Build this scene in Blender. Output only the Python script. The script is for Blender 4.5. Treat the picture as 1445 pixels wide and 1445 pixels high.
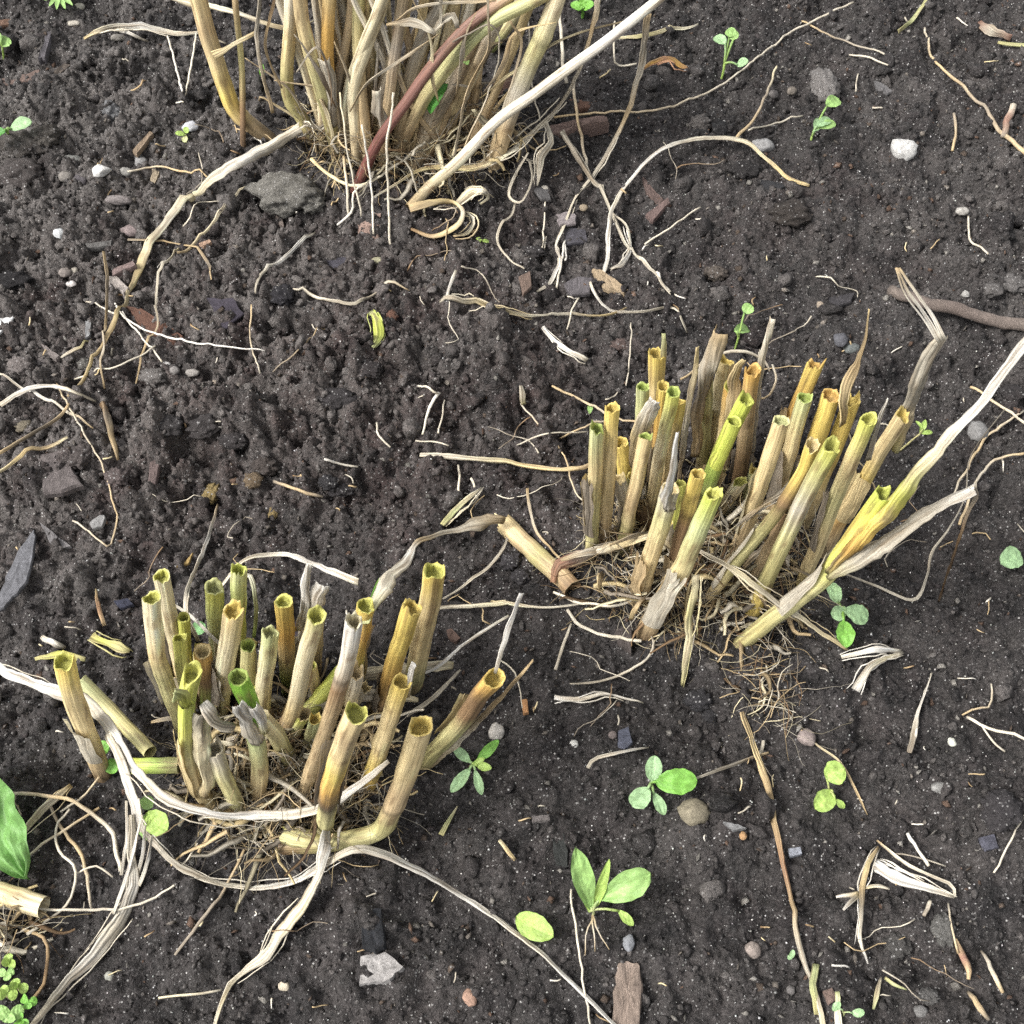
import bpy, math, random
import numpy as np
from mathutils import Vector, Matrix

for o in list(bpy.data.objects):
    bpy.data.objects.remove(o, do_unlink=True)
S = bpy.context.scene
C = S.collection

# ------------------------------------------------------------------ camera
DEP = math.radians(56.0)      # how far the camera looks down
DIST = 0.78                   # metres to the middle of the picture
FOV = math.radians(44.0)
PX = 1445.0                   # measurements below are read on a 1445 px frame
CAM = np.array([0.0, -DIST * math.cos(DEP), DIST * math.sin(DEP)])
FW = np.array([0.0, math.cos(DEP), -math.sin(DEP)])
UP = np.array([0.0, math.sin(DEP), math.cos(DEP)])
RT = np.array([1.0, 0.0, 0.0])
TH = math.tan(FOV / 2)
cd = bpy.data.cameras.new('camera')
cam = bpy.data.objects.new('camera', cd)
C.objects.link(cam)
cam.location = CAM
cam.rotation_euler = (math.pi / 2 - DEP, 0, 0)
cd.sensor_fit = 'HORIZONTAL'
cd.angle = FOV
cd.clip_start = 0.01
cd.clip_end = 500
cd.dof.use_dof = False
S.camera = cam

# ------------------------------------------------------------------ light: bright overcast
SUN_EL, SUN_AZ = math.radians(50), math.radians(-112)    # azimuth from +Y towards +X
w = bpy.data.worlds.new('World')
S.world = w
w.use_nodes = True
nt = w.node_tree
nt.nodes.clear()
sky = nt.nodes.new('ShaderNodeTexSky')
sky.sky_type = 'NISHITA'
sky.sun_disc = False
sky.sun_elevation = SUN_EL
sky.sun_rotation = SUN_AZ
sky.air_density = 1.0
sky.dust_density = 4.0
hsv = nt.nodes.new('ShaderNodeHueSaturation')          # a cloud sheet greys the blue
hsv.inputs['Saturation'].default_value = 0.12
bg = nt.nodes.new('ShaderNodeBackground')
bg.inputs[1].default_value = 0.11
wo = nt.nodes.new('ShaderNodeOutputWorld')
nt.links.new(sky.outputs[0], hsv.inputs['Color'])
nt.links.new(hsv.outputs[0], bg.inputs[0])
nt.links.new(bg.outputs[0], wo.inputs[0])
sd = bpy.data.lights.new('sun', 'SUN')
sd.energy = 1.5
sd.angle = math.radians(15)
sd.color = (1.0, 0.97, 0.92)
sun = bpy.data.objects.new('sun', sd)
C.objects.link(sun)
sv = Vector((math.sin(SUN_AZ) * math.cos(SUN_EL), math.cos(SUN_AZ) * math.cos(SUN_EL), math.sin(SUN_EL)))
sun.rotation_euler = sv.to_track_quat('Z', 'Y').to_euler()
sun.location = (-1.5, -0.6, 2.0)
S.view_settings.view_transform = 'Standard'
S.view_settings.look = 'None'
S.view_settings.gamma = 1
S.view_settings.use_curve_mapping = False
S.view_settings.exposure = 1.58
S.cycles.max_bounces = 4
S.cycles.diffuse_bounces = 2
S.cycles.use_adaptive_sampling = True
S.cycles.adaptive_threshold = 0.012
S.cycles.use_denoising = False      # 128 samples are clean enough and keep the grain of the soil

rng = np.random.default_rng(7)
random.seed(7)

# ------------------------------------------------------------------ noise
_perm = np.random.default_rng(11).permutation(512).astype(np.int64)
_ga = np.random.default_rng(12).uniform(0, 2 * np.pi, 512)
_gx, _gy = np.cos(_ga), np.sin(_ga)
_r1 = np.random.default_rng(13).random(512)
_r2 = np.random.default_rng(14).random(512)
_r3 = np.random.default_rng(15).random(512)

def hsh(ix, iy, s):
    return _perm[(ix + _perm[(iy + _perm[s % 512]) % 512]) % 512]

def perlin(x, y, s=0):
    ix = np.floor(x).astype(np.int64); iy = np.floor(y).astype(np.int64)
    fx = x - ix; fy = y - iy
    u = fx * fx * fx * (fx * (fx * 6 - 15) + 10); v = fy * fy * fy * (fy * (fy * 6 - 15) + 10)
    def g(a, b):
        h = hsh(ix + a, iy + b, s)
        return _gx[h] * (fx - a) + _gy[h] * (fy - b)
    return ((g(0, 0) * (1 - u) + g(1, 0) * u) * (1 - v) + (g(0, 1) * (1 - u) + g(1, 1) * u) * v) * 1.5

def fbm(x, y, s=0, oct=4, gain=0.5):
    a, t = 1.0, 0
    for k in range(oct):
        t = t + a * perlin(x * 2 ** k, y * 2 ** k, s + k * 7)
        a *= gain
    return t

def domes(x, y, cell, s, prob, rmin, rmax):
    """height (in cells) of half-buried lumps, one per jittered cell"""
    X = x / cell; Y = y / cell
    ix = np.floor(X).astype(np.int64); iy = np.floor(Y).astype(np.int64)
    out = np.zeros_like(X)
    for a in (-1, 0, 1):
        for b in (-1, 0, 1):
            h = hsh(ix + a, iy + b, s)
            cx = ix + a + 0.15 + 0.7 * _r1[h]; cy = iy + b + 0.15 + 0.7 * _r2[h]
            k = (h * 37 + 11) % 512
            r = np.where(_r3[h] < prob, rmin + (rmax - rmin) * _r1[k], 0.0)
            el = 0.7 + 0.6 * _r2[k]
            d2 = ((X - cx) * el) ** 2 + ((Y - cy) / el) ** 2
            out = np.maximum(out, np.maximum(0, r * r - d2) ** .8 / np.maximum(r, .1) ** .6 * (0.5 + 0.5 * _r3[k]))
    return out

# ------------------------------------------------------------------ picture measurements -> places
def ray(x, y):
    return FW + ((x - PX / 2) / (PX / 2) * TH) * RT + ((PX / 2 - y) / (PX / 2) * TH) * UP

def plane(x, y, z=0.0):
    r = ray(x, y)
    return CAM + r * ((z - CAM[2]) / r[2])

def gauss(X, Y, px, py, rx, ry):
    p = plane(px, py)
    return np.exp(-(((X - p[0]) / rx) ** 2 + ((Y - p[1]) / ry) ** 2))

MOUNDS = [  # px, py, rx, ry, height
    (480, 530, .09, .05, .022), (330, 440, .05, .04, .012), (150, 640, .07, .06, .008), (640, 480, .07, .05, .010), (300, 600, .04, .025, .010), (420, 480, .02, .012, -.012), (330, 530, .018, .012, -.010),
    (600, 190, .12, .06, .016), (985, 790, .085, .06, .010), (400, 1110, .085, .06, .012),
    (120, 180, .09, .06, .012), (1090, 300, .06, .04, .008), (1410, 380, .05, .05, .008), (1380, 1100, .06, .05, .006),
    (430, 250, .035, .02, .010), (1000, 1150, .05, .05, .004), (860, 330, .06, .05, -.008), (432, 628, .011, .006, -.026), (560, 600, .03, .014, -.008), (370, 560, .022, .010, -.012), (250, 690, .03, .014, -.008), (500, 470, .014, .03, -.010), (260, 540, .05, .012, -.006),
    (290, 642, .03, .008, -.012), (640, 900, .05, .05, -.004), (30, 410, .02, .014, -.016), (700, 260, .05, .02, -.006),
    (430, 470, .03, .02, -.010), (190, 168, .016, .010, -.012), (1260, 700, .06, .05, -.005), (840, 1180, .03, .03, -.006),
]
def rough(X, Y):
    m = 0.85 + 0.85 * gauss(X, Y, 340, 500, .2, .16) + 0.5 * gauss(X, Y, 90, 200, .15, .14) + 0.3 * gauss(X, Y, 1400, 350, .12, .2)
    m = m - 0.55 * gauss(X, Y, 760, 1330, .34, .13) - 0.40 * gauss(X, Y, 1230, 260, .14, .12) - 0.40 * gauss(X, Y, 760, 920, .09, .1) - .35 * gauss(X, Y, 1300, 900, .12, .12)
    m = m * (1 + .35 * perlin(X * 9, Y * 9, 77))
    return np.clip(m, 0.62, 1.4)

def hf(X, Y):
    X = np.asarray(X, float); Y = np.asarray(Y, float)
    z = np.zeros_like(X)
    for px, py, rx, ry, h in MOUNDS:
        z = z + h * gauss(X, Y, px, py, rx, ry)
    wx = X + 0.004 * perlin(X * 70, Y * 70, 3) + 0.0024 * perlin(X * 230, Y * 230, 8)
    wy = Y + 0.004 * perlin(X * 70, Y * 70, 5) + 0.0024 * perlin(X * 230, Y * 230, 9)
    m = rough(X, Y)
    far = np.clip(1.4 - np.hypot(X, Y - 0.1) / 1.2, 0, 1)
    z = z + far * (0.0095 * fbm(X * 14, Y * 14, 20, 3)
                   + m * 0.0052 * fbm(X * 75, Y * 80, 30, 4, .58)
                   + m * 0.026 * domes(wx, wy, 0.030, 40, .34, .25, .62) * 1.0
                   + m * np.clip(m - .3, .1, 1) * 0.0125 * domes(wx, wy, 0.0125, 50, .42, .25, .6)
                   + np.clip(m - .2, .25, 1) * 0.006 * domes(wx, wy, 0.006, 60, .6, .3, .62)
                   + (0.3 + .6 * m) * 0.0015 * perlin(X * 290, Y * 290, 71)
                   - m * 0.0030 * np.maximum(0, 1 - np.abs(perlin(wx * 42, wy * 42, 81)) * 5.5)
                   - m * 0.0020 * np.maximum(0, 1 - np.abs(perlin(wx * 105, wy * 105, 82)) * 4.5)
                   - m * 0.006 * np.clip(perlin(X * 38, Y * 38, 83) - .38, 0, 1) * 2)
    return z

def axis(lo, hi, step, far, k):
    core = np.arange(lo, hi + step / 2, step)
    g = np.geomspace(step * 2, far, k)
    return np.r_[(lo - np.cumsum(g))[::-1], core, hi + np.cumsum(g)]

STEP = 0.0015
gx = axis(-0.56, 0.56, STEP, 6.0, 34)
gy = axis(-0.345, 0.62, STEP, 6.0, 34)
GX, GY = np.meshgrid(gx, gy)
GZ = hf(GX, GY)
hf_exact = hf

def hf(X, Y):
    """soil height read back from the ground sheet"""
    X = np.asarray(X, float); Y = np.asarray(Y, float)
    fx = np.clip(np.interp(X, gx, np.arange(len(gx))), 0, len(gx) - 1.001); fy = np.clip(np.interp(Y, gy, np.arange(len(gy))), 0, len(gy) - 1.001)
    ix = fx.astype(int); iy = fy.astype(int); u = fx - ix; v = fy - iy
    return (GZ[iy, ix] * (1 - u) + GZ[iy, ix + 1] * u) * (1 - v) + (GZ[iy + 1, ix] * (1 - u) + GZ[iy + 1, ix + 1] * u) * v

def W(x, y, h=0.0):
    """point h metres above the soil seen at picture position x, y"""
    z = h
    for _ in range(6):
        p = plane(x, y, z)
        z = 0.5 * z + 0.5 * (float(hf(p[0], p[1])) + h)
    return plane(x, y, z)

def WY(x, y, Y):
    r = ray(x, y)
    return CAM + r * ((Y - CAM[1]) / r[1])

def mpp(p):
    return float(np.dot(np.asarray(p) - CAM, FW)) * 2 * TH / PX

# ------------------------------------------------------------------ materials
def newmat(name):
    m = bpy.data.materials.new(name)
    m.use_nodes = True
    t = m.node_tree
    t.nodes.clear()
    out = t.nodes.new('ShaderNodeOutputMaterial')
    b = t.nodes.new('ShaderNodeBsdfPrincipled')
    t.links.new(b.outputs[0], out.inputs[0])
    return m, t, b, out

def nd(t, kind, **kw):
    n = t.nodes.new(kind)
    for k, v in kw.items():
        if k.startswith('i_'):
            n.inputs[k[2:].replace('_', ' ')].default_value = v
        else:
            setattr(n, k, v)
    return n

def ramp(t, src, stops, interp='LINEAR'):
    r = t.nodes.new('ShaderNodeValToRGB')
    r.color_ramp.interpolation = interp
    els = r.color_ramp.elements
    while len(els) < len(stops):
        els.new(0.5)
    for e, (p, c) in zip(els, stops):
        e.position = p
        e.color = (c, c, c, 1) if not isinstance(c, tuple) else (*c, 1)
    t.links.new(src, r.inputs[0])
    return r.outputs[0]

def mix(t, a, b, f, blend='MIX'):
    n = t.nodes.new('ShaderNodeMix')
    n.data_type = 'RGBA'
    n.blend_type = blend
    for sock, v in ((n.inputs[0], f), (n.inputs[6], a), (n.inputs[7], b)):
        if hasattr(v, 'is_linked'):
            t.links.new(v, sock)
        elif isinstance(v, tuple):
            sock.default_value = (*v, 1)
        else:
            sock.default_value = v
    return n.outputs[2]

def mat_soil():
    m, t, b, out = newmat('soil')
    co = nd(t, 'ShaderNodeNewGeometry').outputs['Position']
    at = nd(t, 'ShaderNodeAttribute', attribute_name='dry').outputs['Fac']
    wm = nd(t, 'ShaderNodeAttribute', attribute_name='warm').outputs['Fac']
    n1 = nd(t, 'ShaderNodeTexNoise', i_Scale=60.0, i_Detail=4.0, i_Roughness=0.65)
    n2 = nd(t, 'ShaderNodeTexNoise', i_Scale=430.0, i_Detail=3.0, i_Roughness=0.85)
    v1 = nd(t, 'ShaderNodeTexVoronoi', i_Scale=640.0)
    for n in (n1, n2, v1):
        t.links.new(co, n.inputs['Vector'])
    f1 = ramp(t, n1.outputs[0], [(0.36, 0.0), (0.66, 1.0)])
    cold = mix(t, (0.0038, 0.0035, 0.0038), (0.0235, 0.0215, 0.0220), f1)
    warm = mix(t, (0.0075, 0.0048, 0.0047), (0.052, 0.0330, 0.0300), f1)
    base = mix(t, cold, warm, wm)
    base = mix(t, base, (0.132, 0.119, 0.111), at)
    base = mix(t, base, mix(t, (0.13, 0.124, 0.122), (0.125, 0.098, 0.088), wm), ramp(t, n2.outputs[0], [(0.53, 0.0), (0.74, 0.5)]))
    base = mix(t, base, (0.0020, 0.0018, 0.0019), ramp(t, n2.outputs[0], [(0.30, 0.9), (0.5, 0.0)]))
    # sand and perlite specks: single cells that happen to be pale, in patches
    pick = ramp(t, v1.outputs['Color'], [(.74, 0.0), (.88, 1.0)])
    disc = ramp(t, v1.outputs['Distance'], [(.26, 1.0), (.44, 0.0)])
    sp = mix(t, mix(t, pick, disc, 1.0, 'MULTIPLY'), ramp(t, n1.outputs[0], [(0.40, .15), (0.60, 1.0)]), 1.0, 'MULTIPLY')
    base = mix(t, base, (0.42, 0.41, 0.395), sp)
    t.links.new(base, b.inputs['Base Color'])
    rr = ramp(t, n1.outputs[0], [(0.3, 0.5), (0.7, 0.95)])
    t.links.new(rr, b.inputs['Roughness'])
    b.inputs['Specular IOR Level'].default_value = 0.32
    bp = nd(t, 'ShaderNodeBump', i_Strength=1.0, i_Distance=0.0032)
    t.links.new(n2.outputs[0], bp.inputs['Height'])
    t.links.new(bp.outputs[0], b.inputs['Normal'])
    return m

def mat_plant(name, trans=0.0, streak=1.0, rough=0.6, spec=0.35, dirt=0.5, across=2600.0, along=55.0):
    """fibrous plant tissue: colour attribute, streaks along the length (UV in metres), soil stains"""
    m, t, b, out = newmat(name)
    col = nd(t, 'ShaderNodeAttribute', attribute_name='Col').outputs['Color']
    uv = nd(t, 'ShaderNodeUVMap', uv_map='UV').outputs[0]
    co = nd(t, 'ShaderNodeNewGeometry').outputs['Position']
    mp = nd(t, 'ShaderNodeMapping'); mp.inputs['Scale'].default_value = (across, along, 1)
    t.links.new(uv, mp.inputs[0])
    n = nd(t, 'ShaderNodeTexNoise', i_Scale=1.0, i_Detail=3.0, i_Roughness=0.6)
    t.links.new(mp.outputs[0], n.inputs['Vector'])
    mp2 = nd(t, 'ShaderNodeMapping'); mp2.inputs['Scale'].default_value = (across * .3, along * 2.2, 1)
    t.links.new(uv, mp2.inputs[0])
    n2 = nd(t, 'ShaderNodeTexNoise', i_Scale=1.0, i_Detail=4.0, i_Roughness=0.65)
    t.links.new(mp2.outputs[0], n2.inputs['Vector'])
    nb = nd(t, 'ShaderNodeTexNoise', i_Scale=170.0, i_Detail=5.0, i_Roughness=0.7)
    t.links.new(co, nb.inputs['Vector'])
    nc = nd(t, 'ShaderNodeTexNoise', i_Scale=1100.0, i_Detail=2.0)
    t.links.new(co, nc.inputs['Vector'])
    s1 = ramp(t, n.outputs[0], [(0.3, 1 - .42 * streak), (0.62, 1.0), (0.8, 1 + .14 * streak)])
    c = mix(t, col, s1, 1.0, 'MULTIPLY')
    s2 = ramp(t, n2.outputs[0], [(0.3, (.62, .52, .40)), (0.55, (1., 1., 1.))])
    c = mix(t, c, s2, 0.4, 'MULTIPLY')
    c = mix(t, c, (0.045, 0.033, 0.024), mix(t, ramp(t, nb.outputs[0], [(0.55, 0.0), (0.78, 1.0)]), (dirt, dirt, dirt), 1.0, 'MULTIPLY'))
    c = mix(t, c, (0.03, 0.022, 0.016), ramp(t, nc.outputs[0], [(0.70, 0.0), (0.76, 0.8 * min(1, dirt * 1.6))]))
    t.links.new(c, b.inputs['Base Color'])
    b.inputs['Roughness'].default_value = rough
    b.inputs['Specular IOR Level'].default_value = spec
    bp = nd(t, 'ShaderNodeBump', i_Strength=0.7, i_Distance=0.0007)
    t.links.new(n.outputs[0], bp.inputs['Height'])
    t.links.new(bp.outputs[0], b.inputs['Normal'])
    if trans > 0:
        tr = nd(t, 'ShaderNodeBsdfTranslucent')
        t.links.new(c, tr.inputs[0])
        mx = nd(t, 'ShaderNodeMixShader'); mx.inputs[0].default_value = trans
        t.links.new(b.outputs[0], mx.inputs[1]); t.links.new(tr.outputs[0], mx.inputs[2])
        t.links.new(mx.outputs[0], out.inputs[0])
    return m

def mat_rock(name, rough=0.85, scale=260.0, spots=0.5, grain=False, specks=0.0, bump=0.0012):
    m, t, b, out = newmat(name)
    col = nd(t, 'ShaderNodeAttribute', attribute_name='Col').outputs['Color']
    co = nd(t, 'ShaderNodeTexCoord').outputs['Object']
    if grain:
        mp = nd(t, 'ShaderNodeMapping'); mp.inputs['Scale'].default_value = (6.0, .55, 6.0)
        t.links.new(co, mp.inputs[0]); co = mp.outputs[0]
    n = nd(t, 'ShaderNodeTexNoise', i_Scale=scale, i_Detail=6.0, i_Roughness=0.75)
    n2 = nd(t, 'ShaderNodeTexNoise', i_Scale=scale * 3.3, i_Detail=3.0, i_Roughness=0.7)
    t.links.new(co, n.inputs['Vector']); t.links.new(co, n2.inputs['Vector'])
    c = mix(t, col, ramp(t, n.outputs[0], [(0.25, .38), (0.6, 1.0), (0.8, 1.35)]), 1.0, 'MULTIPLY')
    c = mix(t, c, (0.02, 0.017, 0.015), ramp(t, n2.outputs[0], [(0.52, 0.0), (0.72, spots)]))
    if specks:
        v = nd(t, 'ShaderNodeTexVoronoi', i_Scale=700.0)
        t.links.new(co, v.inputs['Vector'])
        pick = ramp(t, v.outputs['Color'], [(.74, 0.0), (.88, 1.0)])
        disc = ramp(t, v.outputs['Distance'], [(.30, specks), (.48, 0.0)])
        c = mix(t, c, (0.38, 0.37, 0.36), mix(t, pick, disc, 1.0, 'MULTIPLY'))
    t.links.new(c, b.inputs['Base Color'])
    b.inputs['Roughness'].default_value = rough
    b.inputs['Specular IOR Level'].default_value = 0.25
    bp = nd(t, 'ShaderNodeBump', i_Strength=1.0, i_Distance=bump)
    t.links.new(n.outputs[0], bp.inputs['Height'])
    t.links.new(bp.outputs[0], b.inputs['Normal'])
    return m

M_SOIL = mat_soil()
M_STEM = mat_plant('stem_skin', 0.0, 1.05, 0.5, 0.35, 0.26, 1000.0, 22.0)
M_CUT = mat_plant('stem_flesh', 0.3, 0.4, 0.5, 0.3, 0.10, 1000.0, 40.0)
M_STRAW = mat_plant('dry_leaf', 0.22, 1.35, 0.8, 0.15, 0.38, 1300.0, 24.0)
M_FIBRE = mat_plant('dry_fibre', 0.0, 0.7, 0.8, 0.2, 0.4)
M_LEAF = mat_plant('green_leaf', 0.28, 0.35, 0.5, 0.35, 0.16, 900.0, 400.0)
M_ROCK = mat_rock('stone')
M_CLOD = mat_rock('dried_clod', 0.95, 360.0, 0.75, False, 0.9, 0.004)
M_WOOD = mat_rock('weathered_wood', 0.9, 190.0, 0.6, True)

# ------------------------------------------------------------------ colours (linear base colours)
K = dict(straw=(.66, .53, .29), pale=(.70, .62, .42), tan=(.50, .38, .22), brown=(.24, .155, .085), dark=(.09, .06, .04),
         orange=(.60, .37, .11), yellow=(.68, .52, .15), yg=(.55, .56, .14), green=(.32, .43, .10), bright=(.24, .48, .06),
         olive=(.41, .37, .17), grey=(.50, .455, .37), white=(.72, .69, .63), ivory=(.68, .62, .50), gs=(.54, .50, .25),
         pg=(.52, .55, .28), red=(.15, .055, .045), redb=(.25, .14, .105), rust=(.40, .23, .14), dgrey=(.27, .23, .18),
         leaf=(.18, .40, .07), leaf2=(.28, .45, .15), mint=(.30, .46, .24), leafd=(.08, .25, .05), lime=(.33, .47, .12), ylime=(.50, .56, .11))

# ------------------------------------------------------------------ object helpers
ORG = {}     # world origin of every parent

def props(o, label=None, cat=None, group=None, kind=None):
    for k, v in (('label', label), ('category', cat), ('group', group), ('kind', kind)):
        if v:
            o[k] = v
    return o

def thing(name, org, label, cat, group=None):
    o = bpy.data.objects.new(name, None)
    o.empty_display_size = 0.02
    C.objects.link(o)
    o.location = org
    ORG[o] = np.array(org, float)
    return props(o, label, cat, group)

def mk(name, V, F, mat, parent=None, org=None, cols=None, uv=None, smooth=True, dry=None):
    """one mesh object from world coordinates; its origin is org (or its lowest middle)"""
    V = np.asarray(V, float)
    if org is None:
        org = np.array([V[:, 0].mean(), V[:, 1].mean(), V[:, 2].min()])
    org = np.asarray(org, float)
    me = bpy.data.meshes.new(name)
    if isinstance(F, np.ndarray):
        n, k = F.shape
        me.vertices.add(len(V)); me.vertices.foreach_set('co', (V - org).astype(np.float32).ravel())
        me.loops.add(n * k); me.loops.foreach_set('vertex_index', F.astype(np.int32).ravel())
        me.polygons.add(n); me.polygons.foreach_set('loop_start', np.arange(0, n * k, k, dtype=np.int32))
        me.update(calc_edges=True)
    else:
        me.from_pydata((V - org).tolist(), [], F)
    if cols is not None:
        cols = np.asarray(cols, float)
        if cols.ndim == 1:
            cols = np.tile(cols, (len(V), 1))
        a = me.color_attributes.new('Col', 'FLOAT_COLOR', 'POINT')
        a.data.foreach_set('color', np.c_[cols, np.ones(len(V))].astype(np.float32).ravel())
    if dry is not None:
        a = me.attributes.new('dry', 'FLOAT', 'POINT')
        a.data.foreach_set('value', np.asarray(dry, np.float32))
        a = me.attributes.new('warm', 'FLOAT', 'POINT')
        a.data.foreach_set('value', warmth(V[:, 0], V[:, 1]).astype(np.float32))
    if uv is not None:
        l = me.uv_layers.new(name='UV')
        vi = np.empty(len(me.loops), np.int32); me.loops.foreach_get('vertex_index', vi)
        l.data.foreach_set('uv', np.asarray(uv, np.float32)[vi].ravel())
    if smooth:
        me.polygons.foreach_set('use_smooth', np.ones(len(me.polygons), bool))
    me.materials.append(mat)
    me.update()
    o = bpy.data.objects.new(name, me)
    C.objects.link(o)
    if parent is not None:
        o.parent = parent
        o.location = org - ORG[parent]
    else:
        o.location = org
    ORG[o] = org
    return o

def spline(P, n):
    """Catmull-Rom through P (k x d), n samples evenly spread"""
    P = np.asarray(P, float)
    if len(P) == 2:
        t = np.linspace(0, 1, n)[:, None]
        return P[0] * (1 - t) + P[1] * t
    Q = np.vstack([2 * P[0] - P[1], P, 2 * P[-1] - P[-2]])
    out = []
    for i in range(1, len(Q) - 2):
        t = np.linspace(0, 1, 14, endpoint=False)[:, None]
        a, b, c, d = Q[i - 1], Q[i], Q[i + 1], Q[i + 2]
        out.append(0.5 * ((2 * b) + (c - a) * t + (2 * a - 5 * b + 4 * c - d) * t ** 2 + (3 * b - a - 3 * c + d) * t ** 3))
    out.append(P[-1:])
    D = np.vstack(out)
    L = np.r_[0, np.cumsum(np.linalg.norm(np.diff(D[:, :3], axis=0), axis=1))]
    s = np.linspace(0, L[-1], n)
    return np.stack([np.interp(s, L, D[:, k]) for k in range(D.shape[1])], 1)

def unit(v):
    return v / (np.linalg.norm(v, axis=-1, keepdims=True) + 1e-12)

def tangents(P):
    return unit(np.gradient(P, axis=0))

def colstops(cs, n):
    cs = [K[c] if isinstance(c, str) else c for c in cs]
    t = np.linspace(0, 1, n)
    k = np.linspace(0, 1, len(cs)) if len(cs) > 1 else [0]
    return np.stack([np.interp(t, k, [c[j] for c in cs]) for j in range(3)], 1)

def warmth(X, Y):
    q = .16 + .85 * gauss(X, Y, 420, 540, .20, .13) + .45 * gauss(X, Y, 80, 560, .12, .15) + .3 * gauss(X, Y, 1120, 300, .07, .04) + .3 * gauss(X, Y, 640, 320, .1, .05)
    return np.clip(q * (1 + .8 * perlin(X * 22, Y * 22, 95)), 0, 1)

def path(pts, dy=0.0, base_h=0.0):
    """picture points -> places. (x,y): the first stands on the soil, later ones rise in the same upright plane
    (dy metres nearer or farther for each); (x,y,h): h metres above the soil"""
    out = []
    for i, p in enumerate(pts):
        if len(p) == 3:
            out.append(W(*p))
        elif i == 0:
            out.append(W(p[0], p[1], base_h))
        else:
            out.append(WY(p[0], p[1], out[-1][1] + dy))
    return np.array(out)

def frames(P, n0=None):
    T = tangents(P)
    a = np.array([0.3, -0.9, 0.2]) if n0 is None else n0
    N = np.empty_like(P)
    v = a - T[0] * np.dot(a, T[0])
    N[0] = unit(v)
    for i in range(1, len(P)):
        v = N[i - 1] - T[i] * np.dot(N[i - 1], T[i])
        N[i] = unit(v)
    return T, N, np.cross(T, N)

def tube_arrays(P, R, sides=6, cap=True, ell=1.0):
    T, N, B = frames(P)
    th = np.linspace(0, 2 * np.pi, sides, endpoint=False)
    n = len(P)
    V = P[:, None, :] + (np.cos(th)[None, :, None] * N[:, None, :] + ell * np.sin(th)[None, :, None] * B[:, None, :]) * np.asarray(R)[:, None, None]
    V = V.reshape(-1, 3)
    i = np.arange(n - 1)[:, None]; j = np.arange(sides)[None, :]
    a = i * sides + j; b = i * sides + (j + 1) % sides
    F = np.stack([a, b, b + sides, a + sides], -1).reshape(-1, 4)
    L = np.r_[0, np.cumsum(np.linalg.norm(np.diff(P, axis=0), axis=1))]
    uv = np.stack(np.broadcast_arrays((th * np.mean(R))[None, :], L[:, None]), -1).reshape(-1, 2)
    return V, F, uv

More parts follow.
